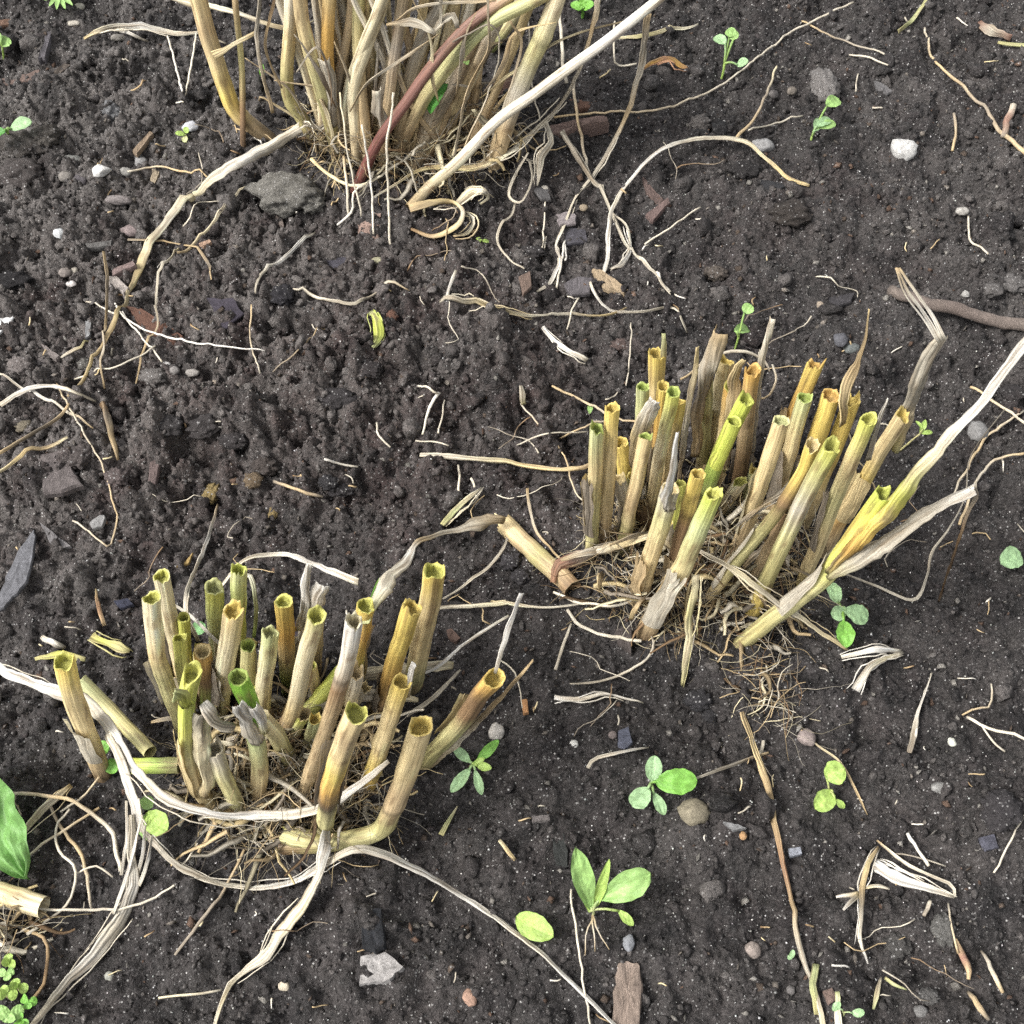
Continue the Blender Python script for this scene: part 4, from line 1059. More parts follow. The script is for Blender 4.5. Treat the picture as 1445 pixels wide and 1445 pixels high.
# the many thin dull stalks and shreds inside the tall clump
tr = np.random.default_rng(404)
for k in range(34):
    bx = tr.uniform(455, 665); by = tr.uniform(185, 232)
    lean = (bx - 560) * .55 + tr.normal(0, 45)
    wd = tr.uniform(6, 15)
    cs_ = [['brown', 'tan', 'straw', 'straw'], ['tan', 'straw', 'pale', 'straw'], ['dark', 'tan', 'grey', 'tan'], ['brown', 'dgrey', 'tan', 'grey'], ['tan', 'pale', 'grey', 'pale']][tr.integers(0, 5)]
    stem(BC, [(bx, by), (bx + lean * .35 + tr.normal(0, 8), by - 90), (bx + lean * .8, by - 200), (bx + lean * 1.25, by - 330)], wd, cs_, dy=tr.uniform(.0, .016), cut=False, sides=10, slim=True)
for k in range(26):
    bx = tr.uniform(450, 690); by = tr.uniform(120, 225)
    yy = p2[1] + tr.uniform(-.03, .03)
    dx = (bx - 560) * .3 + tr.normal(0, 35)
    ribbon('leaf_strip', None, [2, tr.uniform(3, 8), tr.uniform(3, 6), 2], [['tan', 'grey', 'tan'], ['dgrey', 'tan', 'straw'], ['straw', 'pale', 'tan'], ['brown', 'dgrey', 'grey']][tr.integers(0, 4)], BC,
           P=[WY(bx, by, yy), WY(bx + dx * .4 + tr.normal(0, 6), by - 40, yy), WY(bx + dx + tr.normal(0, 10), by - 85, yy), WY(bx + dx * 1.6 + tr.normal(0, 25), by - 105 + tr.normal(0, 25), yy)], drape=False, twist=.8)

# litter of dry fibres at the feet of the clumps
def litter(parent, cx, cy, rx, ry, n, seed, hmax=.02, shreds=150, lmul=1.0):
    r = np.random.default_rng(seed)
    c = W(cx, cy)
    m = mpp(c)
    VV, FF, CC, UU, off = [], [], [], [], 0
    pal = np.array([K['straw'], K['pale'], K['grey'], K['tan'], K['ivory'], K['tan'], K['dgrey'], K['brown']])
    for k in range(n):
        a = r.uniform(0, 6.283); q_ = r.random() ** .6
        x = c[0] + math.cos(a) * q_ * rx * m; y = c[1] + math.sin(a) * q_ * ry * m * 1.25
        L = r.uniform(.010, .042) * lmul
        h = hmax * r.random() ** 2
        ns = 9
        ang = r.uniform(0, 6.283); kap = r.normal(0, 20)
        pts = []
        px_, py_ = x, y
        pitch = r.normal(0, .35)
        for s_ in range(ns):
            pts.append([px_, py_, 0])
            ang += kap * L / ns + r.normal(0, .20)
            px_ += math.cos(ang) * L / ns; py_ += math.sin(ang) * L / ns
        P = np.array(pts)
        P[:, 2] = hf(P[:, 0], P[:, 1]) * .5 + c[2] * .0 + hf(np.full(ns, x), np.full(ns, y)) * .5 + h + pitch * np.linspace(0, L, ns) * .7
        P[:, 2] = np.maximum(P[:, 2], hf(P[:, 0], P[:, 1]) + .0004)
        P[:, 2] += .002 * np.sin(np.linspace(0, r.uniform(2, 7), ns))
        if k < shreds:
            rr = r.uniform(.0009, .0026); ell = .12
        else:
            rr = r.uniform(.00013, .00036); ell = 1.0
        R_ = rr * np.linspace(1, .45, ns)
        V, F, uv = tube_arrays(P, R_, 4, ell=ell)
        VV.append(V); FF.append(F + off); UU.append(uv + k * .013); off += len(V)
        CC.append(np.tile(pal[r.integers(0, len(pal))] * r.uniform(.30, 1.0), (len(V), 1)))
    o = mk('fibre_litter', np.vstack(VV), np.vstack(FF), M_FIBRE, parent, org=ORG[parent], cols=np.clip(np.vstack(CC), 0, .8), uv=np.vstack(UU))
    o['kind'] = 'stuff'
    o['label'] = 'tangle of dry fibres and shredded leaf bits among the stem feet'
    return o
for cl, cx, cy, rx, ry, nn in ((RC, 990, 770, 140, 70, 34), (LC, 400, 1060, 130, 70, 34)):
    for k in range(nn):
        bx = cx + tr.uniform(-1, 1) * rx; by = cy + tr.uniform(-.8, 1) * ry
        a = tr.uniform(0, 6.28); Lr = tr.uniform(25, 75); h = tr.uniform(.006, .03)
        ribbon('leaf_strip', [(bx, by, h * .4), (bx + math.cos(a) * Lr * .5 + tr.normal(0, 6), by + math.sin(a) * Lr * .3 - 4, h), (bx + math.cos(a) * Lr, by + math.sin(a) * Lr * .6, h * tr.uniform(.2, 1.2))],
               [3, tr.uniform(5, 13), tr.uniform(3, 8)], [['tan', 'grey', 'tan'], ['dgrey', 'tan', 'straw'], ['straw', 'pale', 'ivory'], ['grey', 'ivory', 'grey'], ['brown', 'tan', 'dgrey']][tr.integers(0, 5)], cl, drape=False, twist=.9)
litter(RC, 985, 790, 165, 100, 950, 201, .024, 230)
litter(LC, 400, 1090, 150, 90, 950, 202, .026, 230)
litter(BC, 580, 212, 160, 62, 950, 203, .034, 230)

# ================================================================== loose dry leaves and straps
def strap(pts, wd, cols, label, name='dry_leaf', cat='dry leaf', group=None, **k):
    """a loose leaf; broad ones carry torn threads along their edges"""
    wl = wd if isinstance(wd, (list, tuple)) else [wd, wd]
    o = ribbon(name, pts, [q_ * .86 for q_ in wl], cols, None, label, cat, group, **k)
    if max(wl) >= 9 and len(pts) >= 4 and name == 'dry_leaf':
        for rep in range(3 if max(wl) > 15 else 2):
            i0 = int(rng.integers(0, max(1, len(pts) - 3))); i1 = min(len(pts), i0 + int(rng.integers(3, 6)))
            sd_ = rng.choice([-1, 1]) * rng.uniform(.35, .6)
            pp = []
            for q_, p in enumerate(pts[i0:i1]):
                j_ = i0 + q_
                a_, b_ = pts[max(0, j_ - 1)], pts[min(len(pts) - 1, j_ + 1)]
                dx, dy = b_[0] - a_[0], b_[1] - a_[1]; l_ = math.hypot(dx, dy) + 1e-6
                wj = np.interp(j_ / (len(pts) - 1), np.linspace(0, 1, len(wl)), wl)
                off = sd_ * wj * (1 + .25 * q_ * rng.random()) + rng.normal(0, 1.2)
                pp.append((p[0] - dy / l_ * off, p[1] + dx / l_ * off, max(.002, p[2] - .001)))
            strand('torn_thread', pp, [1.6, rng.uniform(1.6, 3.2), 1.2], [cols[len(cols) // 2], cols[-1]], o, drape=k.get('drape', True), sides=4, kink=1.4)
    return o
strap([(-30, 925, .05), (0, 944, .05), (60, 968, .055), (118, 990, .058), (155, 1030, .052), (185, 1082, .045), (232, 1126, .035), (290, 1148, .03), (370, 1151, .028), (440, 1143, .03), (492, 1118, .035), (548, 1074, .045)],
      [16, 18, 20, 26, 27, 24, 22, 19, 17, 16, 17, 8], ['white', 'white', 'white', 'ivory', 'white', 'ivory', 'white', 'white', 'ivory', 'white', 'grey'], 'broad white strap leaf curving from the left edge in front of the left clump', drape=False, twist=.35)
strap([(150, 1035, .05), (172, 1085, .045), (186, 1130, .035), (202, 1172, .02), (240, 1214, .01), (290, 1240, .006), (360, 1252, .004), (420, 1240, .008), (478, 1206, .02), (520, 1198, .022), (580, 1221, .016), (650, 1262, .006), (720, 1312, .003), (790, 1372, .003), (885, 1462, .003)],
      [18, 22, 20, 15, 13, 12, 12, 14, 18, 20, 16, 11, 10, 9, 9], ['ivory', 'white', 'grey', 'ivory', 'white', 'ivory', 'white', 'white', 'ivory', 'white', 'white'], 'long twisted white leaf running below the left clump to the bottom edge', twist=.5)
strap([(462, 1158, .02), (458, 1200, .024), (450, 1235, .018), (428, 1272, .008), (396, 1312, .004), (372, 1352, .003), (332, 1382, .003), (312, 1420, .003), (300, 1465, .003)],
      [22, 21, 18, 20, 22, 19, 9, 7, 6], ['white', 'white', 'ivory', 'pale', 'ivory', 'ivory', 'pale', 'ivory'], 'creamy leaf hanging from the front stem down to the bottom edge', twist=.3)
strap([(186, 1150, .03), (186, 1200, .015), (190, 1242, .008), (176, 1290, .005), (130, 1352, .003), (82, 1402, .003), (35, 1460, .003)],
      [9, 16, 18, 26, 24, 14, 8], ['ivory', 'ivory', 'white', 'ivory', 'white', 'ivory', 'grey'], 'shredded whitish leaf sweeping from the left clump to the bottom left corner', twist=.25)
for k, (a, b_) in enumerate((((178, 1130), (172, 1235)), ((205, 1165), (192, 1240)), ((215, 1180), (196, 1250)), ((200, 1150), (160, 1290)))):
    ribbon('torn_strip', [(a[0], a[1], .03), ((a[0] + b_[0]) / 2 + 3, (a[1] + b_[1]) / 2, .012), (b_[0], b_[1], .006)], [4, 6, 5], ['ivory', 'white', 'ivory'], bpy.data.objects[sorted(o.name for o in C.objects if o.name.startswith('dry_leaf'))[-1]])
strap([(22, 1188, .004), (50, 1155, .006), (78, 1128, .006), (100, 1108, .006)], [4, 12, 14, 9], ['ivory', 'pale', 'ivory', 'straw'], 'short frayed straw leaf at the left edge above the green leaf')
strap([(422, 178, .03), (385, 200, .028), (340, 226, .03), (300, 252, .024), (274, 276, .012)], [17, 19, 18, 17, 14], ['ivory', 'ivory', 'white', 'ivory', 'pale'], 'thick ivory stalk piece left of the tall clump, upper half of the long stalk', 'straw_stalk', 'stalk', curl=.5, twist=.1, ripple=.02)
strap([(274, 276, .010), (250, 304, .006), (225, 336, .005), (202, 378, .005), (180, 425, .004), (168, 448, .004), (150, 486, .004), (128, 526, .004), (98, 565, .003)], [14, 13, 13, 13, 13, 12, 9, 8, 5], ['pale', 'ivory', 'pale', 'straw', 'pale', 'straw', 'tan', 'straw', 'tan'],
      'long thinning straw stalk running down the left side from the ivory stalk', 'straw_stalk', 'stalk', curl=.5, twist=.15, ripple=.02)
strap([(118, 54, .004), (140, 43, .010), (165, 38, .014), (200, 37, .014), (240, 46, .008), (290, 56, .004), (320, 66, .003)], [5, 8, 11, 12, 9, 5, 3], ['straw', 'ivory', 'white', 'ivory', 'ivory', 'grey'], 'pale forked leaf lying at the top left beside the bent stalk')
strap([(160, 40, .010), (185, 48, .008), (210, 62, .003)], [6, 7, 2], ['ivory', 'white', 'ivory'], 'short side strip of the pale forked leaf at top left')
strap([(225, -4, .02), (280, 8, .02), (340, 22, .02), (405, 38, .018)], [9, 10, 8, 7], ['ivory', 'pale', 'ivory', 'straw'], 'straight pale stalk behind the bent stalk at the top edge', 'straw_stalk', 'stalk', curl=.5, drape=False)
strap([(845, -10, .16), (838, 28, .13), (820, 90, .09), (795, 140, .05), (760, 178, .03), (722, 212, .02), (670, 236, .018), (600, 238, .02), (556, 262, .015), (525, 280, .008)], [11, 10, 9, 8, 10, 13, 11, 6, 4, 3], ['ivory', 'tan', 'grey', 'grey', 'ivory', 'straw', 'straw', 'ivory'],
      'narrow strap hooking down and left across the foot of the tall clump', drape=False, twist=.4)
strap([(915, 20, .10), (905, 90, .06), (888, 150, .03), (862, 205, .012), (838, 245, .006), (812, 278, .004), (796, 318, .004), (784, 345, .004), (789, 368, .004), (775, 400, .003), (757, 412, .002)], [12, 12, 11, 9, 7, 6, 6, 7, 6, 8, 3],
      ['tan', 'grey', 'grey', 'tan', 'grey', 'grey', 'ivory', 'ivory', 'white', 'white', 'ivory'], 'grey strap falling from the long ivory stalk and curling left', drape=False, twist=.3)
strap([(792, 185, .02), (815, 222, .012), (838, 262, .006), (860, 298, .005), (875, 330, .005), (886, 350, .005), (912, 378, .004), (946, 416, .003)], [8, 9, 8, 8, 8, 7, 6, 2], ['grey', 'dgrey', 'grey', 'grey', 'ivory', 'grey', 'grey'], 'grey strip running down right from the tall clump into the tangle')
strap([(1142, 262, .003), (1110, 250, .006), (1080, 222, .010), (1042, 196, .012), (980, 196, .014), (930, 212, .014), (890, 252, .014), (866, 290, .012), (858, 330, .010), (856, 370, .006), (846, 402, .003)], [5, 7, 7, 8, 8, 8, 8, 7, 8, 7, 4],
      ['straw', 'straw', 'pale', 'ivory', 'ivory', 'white', 'white', 'ivory', 'white', 'white', 'ivory'], 'arched whitish leaf forming a long hook in the upper right centre', drape=False, twist=.35)
strap([(832, 398, .003), (842, 420, .004), (862, 440, .003), (905, 441, .003), (950, 434, .004), (964, 455, .003), (970, 470, .002)], [5, 6, 6, 6, 5, 4, 3], ['ivory', 'white', 'ivory', 'ivory', 'grey'], 'curled white strip continuing from the arched leaf toward the right clump')
strap([(866, 302, .006), (884, 318, .008), (890, 345, .006), (880, 372, .004), (862, 382, .003)], [4, 5, 7, 9, 3], ['grey', 'ivory', 'white', 'grey'], 'small looped strip inside the tangle of pale leaves')
strap([(620, 428, .004), (636, 420, .005), (665, 432, .004), (700, 438, .004), (750, 447, .004), (800, 445, .004), (850, 446, .003), (884, 438, .003)], [4, 9, 14, 8, 6, 5, 5, 3], ['ivory', 'ivory', 'straw', 'pale', 'ivory', 'ivory', 'straw', 'straw'], 'ragged straw leaf lying level right of the yellow scrap')
strap([(630, 423, .004), (634, 404, .006), (644, 386, .004)], [7, 6, 5], ['ivory', 'white', 'ivory'], 'short white spur at the left end of the ragged straw leaf')
strap([(446, 331, .003), (425, 343, .006), (400, 366, .005), (376, 388, .004), (362, 405, .003), (361, 420, .002)], [2, 7, 7, 6, 5, 3], ['ivory', 'white', 'white', 'ivory', 'grey'], 'thin white leaf curving on the brown mound below the grey clod')
strap([(415, 414, .003), (440, 422, .004), (475, 426, .003), (505, 430, .003), (530, 418, .004), (550, 402, .004), (578, 412, .002)], [3, 6, 6, 6, 5, 5, 2], ['ivory', 'ivory', 'grey', 'ivory', 'ivory', 'tan'], 'wavy thin pale root lying just above the yellow leaf scrap', 'dry_root', 'root', curl=.6)
strap([(592, 644, .004), (640, 648, .006), (708, 652, .006), (750, 660, .008), (800, 664, .012), (836, 652, .02), (862, 636, .03)], [9, 10, 9, 8, 8, 6, 4], ['ivory', 'ivory', 'pale', 'straw', 'straw', 'tan', 'dgrey'], 'pale stalk lying level from mid soil to the right clump', 'straw_stalk', 'stalk', drape=False, curl=.5, twist=.2)
stem_l = thing('fallen_stalk', W(760, 780), 'dull olive stem lying flat left of the right clump with a brown torn sheath', 'stem')
stem(stem_l, [(808, 832, .004), (765, 790, .008), (714, 742, .010)], 27, ['brown', 'tan', 'olive', 'tan', 'straw'], 'tan', lay=True, jag=.004, name='stalk')
ribbon('leaf_sheath', [(782, 822, .012), (790, 800, .016), (815, 788, .018), (850, 776, .02), (918, 756, .03)], [8, 18, 20, 16, 9], ['rust', 'redb', 'ivory', 'straw', 'pale'], stem_l, drape=False, curl=.3, twist=.4)
strap([(982, 812, .06), (978, 850, .045), (972, 895, .025), (962, 968, .002)], [15, 15, 14, 7], ['pale', 'gs', 'pale', 'gs'], 'flat pale green straw blade stuck upright in front of the right clump', drape=False, twist=.1, curl=.2)
strap([(985, 775, .06), (1030, 800, .06), (1075, 833, .055), (1130, 872, .03), (1196, 918, .004)], [4, 9, 15, 11, 4], ['grey', 'pale', 'ivory', 'pale', 'straw'], 'narrow straw leaf laid slantwise across the front of the right clump', drape=False, twist=.2)
strap([(1040, 742, .05), (1075, 712, .06), (1110, 690, .07), (1130, 668, .075)], [5, 9, 11, 8], ['grey', 'tan', 'grey', 'grey'], 'grey strip wrapped across the middle stems of the right clump', drape=False, twist=.5)
strap([(1190, 808, .03), (1240, 828, .012), (1290, 846, .008), (1308, 815, .01), (1316, 780, .012), (1340, 745, .012), (1362, 700, .012), (1372, 640, .01), (1420, 575, .006)], [4, 5, 6, 6, 7, 4, 3, 3, 2], ['grey', 'ivory', 'grey', 'ivory', 'grey', 'dgrey', 'grey'], 'crinkled grey strip snaking up the right side past the split stem', drape=False, twist=.7)
strap([(1187, 928, .003), (1215, 922, .006), (1240, 916, .007), (1272, 920, .005)], [7, 10, 12, 5], ['ivory', 'white', 'white', 'ivory'], 'upper prong of the forked white leaf scrap below the seedling at right')
strap([(1274, 921, .005), (1245, 931, .006), (1224, 945, .005), (1206, 976, .002)], [5, 10, 12, 17], ['ivory', 'pale', 'ivory', 'white'], 'lower bent prong of the forked white leaf scrap at right')
strap([(1232, 1222, .006), (1260, 1238, .007), (1300, 1250, .006), (1347, 1266, .004)], [25, 24, 15, 4], ['white', 'white', 'white', 'ivory'], 'wedge-shaped white dry leaf at the lower right', curl=.1, twist=.1)
strap([(1347, 1266, .004), (1343, 1250, .007), (1318, 1238, .007), (1282, 1220, .006), (1236, 1188, .003)], [5, 6, 6, 7, 3], ['ivory', 'grey', 'ivory', 'ivory', 'tan'], 'thin folded-back strip above the wedge-shaped white leaf')
strap([(1240, 1196, .004), (1226, 1218, .008), (1219, 1250, .008), (1216, 1290, .005), (1213, 1330, .003), (1223, 1362, .002)], [5, 10, 9, 8, 7, 3], ['tan', 'straw', 'tan', 'grey', 'ivory', 'white'], 'bent brown stalk crossing left of the wedge-shaped white leaf')
for k, (x, y, lab) in enumerate(((1180, 1266, 'upper white splinter left of the bent brown stalk'), (1190, 1284, 'lower white splinter left of the bent brown stalk'))):
    strap([(1212, 1262, .008), ((1212 + x) / 2, (1262 + y) / 2 - 1, .007), (x, y, .004)], [9, 8, 4], ['straw', 'ivory', 'white'], lab, 'straw_splinter', 'splinter')
strap([(1218, 1254, .006), (1238, 1250, .007), (1256, 1254, .005)], [4, 7, 4], ['straw', 'ivory', 'ivory'], 'small cream splinter under the wedge-shaped white leaf', 'straw_splinter', 'splinter')
strap([(766, 462, .004), (780, 478, .006), (800, 494, .006), (828, 511, .003)], [5, 8, 9, 9], ['white', 'white', 'white', 'ivory'], 'short white leaf strip left of the right clump top')
strap([(782, 986, .004), (815, 986, .006), (852, 979, .006), (880, 985, .004), (908, 993, .002)], [10, 9, 7, 5, 2], ['white', 'ivory', 'white', 'ivory'], 'short crooked ivory strip on bare soil between the two stubble clumps')
strap([(804, 967, .002), (850, 960, .003), (885, 948, .004), (912, 930, .004), (922, 910, .004), (918, 897, .003)], [2, 5, 5, 4, 4, 3], ['grey', 'grey', 'ivory', 'grey', 'grey'], 'thin grey root curving up to the foot of the right clump', 'dry_root', 'root')
strap([(829, 1084, .003), (836, 1074, .005), (865, 1064, .005), (892, 1058, .004), (916, 1055, .003)], [7, 6, 6, 5, 2], ['ivory', 'ivory', 'white', 'ivory'], 'small hooked pale root left of the four-leaved seedling', 'dry_root', 'root')
strap([(784, 945, .003), (793, 915, .004), (806, 880, .004)], [6, 6, 3], ['grey', 'ivory', 'ivory'], 'little upright grey sliver between the stubble clumps')
strap([(1282, 1062, .003), (1290, 1030, .005), (1297, 1000, .004), (1315, 950, .002)], [10, 10, 6, 2], ['dgrey', 'grey', 'white', 'ivory'], 'grey quill-like sliver standing on the soil at right below the forked scrap')
strap([(1150, 1360, .003), (1148, 1395, .004), (1152, 1432, .003)], [13, 14, 10], ['pg', 'pg', 'gs'], 'pale green flat straw piece at the bottom edge beside the brown root')
strap([(1180, 1400, .003), (1182, 1425, .004), (1186, 1460, .003)], [8, 12, 14], ['pg', 'ivory', 'ivory'], 'cream straw tip rising from the bottom edge under the smallest sprout')
strap([(1232, 1424, .003), (1238, 1400, .005), (1243, 1378, .003)], [4, 9, 3], ['pg', 'pale', 'ivory'], 'narrow cream splinter near the bottom edge at right', 'straw_splinter', 'splinter')
strap([(1248, 1380, .003), (1262, 1390, .004), (1280, 1397, .002)], [6, 6, 2], ['gs', 'pg', 'pg'], 'tiny pale green leaf strip near the bottom right')
strap([(1048, 1005, .006), (1062, 1048, .006), (1080, 1095, .005), (1094, 1150, .004), (1104, 1210, .003), (1116, 1270, .003), (1124, 1320, .003), (1136, 1370, .003), (1152, 1420, .003), (1160, 1465, .003)], [13, 14, 13, 11, 9, 7, 8, 9, 9, 9], ['tan', 'straw', 'tan', 'tan', 'rust', 'tan', 'grey', 'grey', 'pale'],
      'long brown fibrous root running down from the right clump to the bottom edge', 'dry_root', 'root', curl=.4, twist=.3)
strap([(934, 1112, .016), (960, 1106, .014), (1000, 1092, .008), (1060, 1070, .005), (1085, 1062, .004)], [3, 4, 5, 6, 4], ['dgrey', 'grey', 'grey', 'tan'], 'grey rootlet lying over the four-leaved seedling', 'dry_root', 'root', drape=False)
strap([(1130, 1030, .003), (1155, 1052, .004), (1185, 1075, .008), (1205, 1110, .006), (1224, 1150, .003)], [4, 5, 4, 4, 2], ['tan', 'pale', 'tan', 'tan'], 'thin tan stem bending over the two-leaved seedling at right', 'dry_root', 'root', drape=False)
strap([(905, 98, .004), (925, 86, .008), (945, 82, .010), (958, 92, .008), (972, 102, .003)], [4, 9, 8, 9, 4], ['rust', 'orange', 'rust', 'orange', 'rust'], 'curled orange-brown leaf right of the long ivory stalk')
strap([(868, 55, .003), (900, 52, .004), (950, 44, .004), (985, 38, .003)], [4, 7, 6, 3], ['pale', 'gs', 'pale', 'ivory'], 'pale straw strip left of the three-leaved seedling at the top')
strap([(1268, 46, .004), (1290, 25, .005), (1312, -2, .004)], [7, 7, 6], ['gs', 'pg', 'gs'], 'short green-tan stalk at the top edge toward the right', 'straw_stalk', 'stalk')
strap([(1382, 30, .004), (1395, 45, .006), (1425, 58, .004)], [8, 22, 14], ['redb', 'grey', 'redb'], 'curled brown leaf fragment in the top right corner')
strap([(1408, 60, .006), (1430, 63, .006), (1460, 66, .005)], [5, 7, 7], ['gs', 'pg', 'gs'], 'green blade tip entering at the top right edge')
strap([(0, 572, .010), (30, 552, .014), (70, 544, .016), (100, 552, .014), (136, 566, .006)], [8, 8, 8, 7, 6], ['ivory', 'white', 'white', 'ivory', 'ivory'], 'arched white stalk entering at the left edge', 'straw_stalk', 'stalk', drape=False)
strap([(-5, 528, .004), (40, 555, .006), (90, 580, .006), (132, 606, .003)], [3, 5, 5, 3], ['ivory', 'white', 'ivory', 'tan'], 'thin white straw crossing under the arched white stalk', 'straw_stalk', 'stalk')
strap([(-5, 670, .004), (30, 652, .005), (62, 640, .005), (96, 618, .003)], [7, 7, 7, 4], ['pale', 'straw', 'tan', 'pale'], 'straw stick reaching in from the left edge above the grey bark slab', 'straw_stalk', 'stalk')
strap([(0, 640, .004), (40, 616, .005), (80, 592, .005), (100, 575, .004)], [6, 7, 6, 4], ['tan', 'dgrey', 'tan'], 'brownish stick just above the straw stick at the left edge', 'twig', 'twig')
strap([(145, 566, .004), (150, 600, .006), (160, 630, .006), (168, 655, .003)], [12, 11, 9, 5], ['brown', 'dgrey', 'tan', 'tan'], 'short brown root stub left of the mound', 'dry_root', 'root', curl=.6)
strap([(150, 362, .003), (152, 410, .005), (150, 450, .004), (148, 500, .003), (152, 560, .003)], [6, 6, 5, 5, 5], ['tan', 'dgrey', 'tan', 'grey', 'tan'], 'thin upright brownish root left of the long straw stalk', 'dry_root', 'root')
strap([(88, 510, .003), (105, 500, .006), (125, 498, .004), (133, 488, .003)], [3, 5, 4, 2], ['ivory', 'ivory', 'gs', 'gs'], 'small white leaf curl among the pebbles at left')
strap([(356, 260, .004), (330, 282, .006), (300, 320, .005), (268, 352, .004), (250, 356, .004)], [3, 6, 6, 5, 4], ['pale', 'ivory', 'pale', 'tan'], 'thin straw diverging from the long stalk below the grey clod', 'straw_stalk', 'stalk')
strap([(255, 350, .004), (240, 372, .005), (224, 400, .004), (222, 435, .004), (226, 465, .003), (205, 500, .003), (193, 545, .002)], [5, 5, 5, 4, 4, 4, 3], ['pale', 'ivory', 'ivory', 'grey', 'tan', 'tan'], 'winding thin rootlet right of the long straw stalk', 'dry_root', 'root')
strap([(180, 338, .003), (205, 340, .005), (240, 343, .005), (275, 350, .004), (295, 375, .003), (300, 402, .002)], [4, 4, 4, 4, 5, 3], ['dgrey', 'tan', 'tan', 'dgrey', 'tan'], 'brown rootlet crossing the long straw stalk', 'dry_root', 'root')
strap([(523, 440, .004), (531, 455, .007), (533, 475, .006), (526, 490, .003)], [10, 17, 16, 5], ['pg', (.52, .58, .12), (.52, .58, .12), 'pg'], 'lime yellow leaf scrap on the brown mound', curl=.1, twist=.1)
strap([(624, 740, .006), (640, 722, .010), (658, 706, .010), (680, 688, .006)], [8, 10, 9, 3], ['gs', 'pg', 'pale', 'ivory'], 'pale yellow-green leaf shred above the arching ivory leaf')
strap([(50, 932, .004), (85, 925, .006), (120, 930, .006)], [6, 14, 8], ['gs', 'yg', 'gs'], 'yellow-green leaf shred behind the outermost left stem')
strap([(128, 898, .004), (148, 908, .006), (168, 915, .006), (186, 924, .003)], [16, 12, 18, 5], ['olive', 'yg', 'gs', 'olive'], 'mottled yellow-green dying leaf left of the left clump')
strap([(58, 898, .004), (75, 908, .005), (92, 916, .003)], [8, 13, 9], ['grey', 'white', 'grey'], 'translucent whitish leaf scrap behind the outermost left stem')
strap([(136, 832, .003), (140, 855, .005), (148, 885, .003)], [3, 7, 8], ['straw', 'rust', 'tan'], 'tiny rust coloured leaf sliver above the left clump')
strap([(740, 575, .003), (738, 560, .005), (735, 545, .003)], [10, 12, 6], ['gs', 'ivory', 'ivory'], 'small cream leaf flake in the middle of the bare soil')
strap([(622, 1178, .003), (632, 1158, .005), (646, 1138, .003)], [10, 9, 2], ['gs', 'pg', 'pale'], 'short yellow-green straw bit right of the elbowed stem')
strap([(704, 1186, .003), (715, 1200, .004), (727, 1214, .003)], [6, 7, 5], ['pale', 'straw', 'straw'], 'small straw chip below the narrow-leaved seedling')
strap([(555, 925, .02), (600, 950, .02), (660, 905, .012), (718, 868, .006)], [4, 6, 6, 4], ['ivory', 'white', 'white', 'ivory'], 'slim white blade leaning out behind the right stems of the left clump', drape=False)
strap([(575, 1010, .02), (610, 985, .012), (650, 945, .006)], [8, 9, 4], ['grey', 'ivory', 'grey'], 'short whitish blade behind the far-leaning olive stem', drape=False)
strap([(585, 862, .006), (640, 856, .006), (700, 856, .004), (770, 858, .004), (830, 850, .004)], [5, 7, 10, 5, 3], ['ivory', 'ivory', 'pale', 'ivory', 'grey'], 'thin pale straw with a frayed middle between the two stubble clumps', 'straw_stalk', 'stalk')
strap([(718, 742, .01), (712, 770, .008), (690, 800, .006), (650, 830, .006), (625, 846, .006)], [3, 5, 5, 4, 3], ['grey', 'grey', 'ivory', 'grey'], 'curved grey rootlet from the fallen stem toward the left clump', 'dry_root', 'root')
strap([(744, 690, .004), (748, 720, .005), (758, 752, .005), (780, 780, .006), (800, 795, .008)], [5, 5, 5, 4, 3], ['tan', 'grey', 'tan', 'tan'], 'tan rootlet right of the fallen stem', 'dry_root', 'root')
# the curled brown leaf at the foot of the ivory stalk
strap([(580, 300, .006), (610, 290, .012), (640, 288, .014), (650, 300, .013), (640, 318, .010), (610, 330, .006), (580, 322, .004)], [14, 12, 12, 13, 12, 10, 5], ['tan', 'straw', 'straw', 'ivory', 'straw', 'tan', 'brown'], 'brown-gold leaf curled into a loop at the foot of the ivory stalk', drape=False, curl=.4, twist=.3, roll=.6)
strap([(655, 300, .008), (668, 310, .010), (660, 328, .007), (640, 333, .004)], [8, 10, 9, 4], ['ivory', 'ivory', 'pale', 'tan'], 'small cream curl right of the looped brown leaf', drape=False, roll=.5)
strap([(640, 292, .010), (660, 275, .016), (680, 268, .018), (690, 278, .012), (678, 288, .008)], [10, 16, 9, 7, 4], ['ivory', 'pale', 'ivory', 'pale'], 'crumpled pale leaf above the looped brown leaf', drape=False, roll=.4)
strap([(770, 170, .02), (778, 200, .02), (765, 222, .014), (758, 262, .006)], [5, 13, 14, 3], ['grey', 'ivory', 'ivory', 'grey'], 'twisted grey strip hanging right of the thick grey stalk', drape=False)
strap([(745, 215, .012), (728, 245, .008), (718, 275, .006), (735, 285, .006), (750, 255, .008), (748, 228, .01)], [4, 5, 5, 4, 4, 4], ['grey', 'ivory', 'grey', 'grey'], 'thin grey strip folded into a narrow loop right of the clump', drape=False)
strap([(727, 290, .004), (722, 305, .004), (705, 325, .004), (703, 345, .004), (720, 368, .003), (740, 380, .002)], [3, 4, 5, 4, 3, 3], ['grey', 'ivory', 'grey', 'grey'], 'thin curved strip below the narrow grey loop')
strap([(668, 155, .06), (690, 178, .04), (720, 208, .016)], [7, 14, 4], ['pale', 'ivory', 'tan'], 'pale curled leaf in front of the stalk feet, right of centre', drape=False, roll=.4)

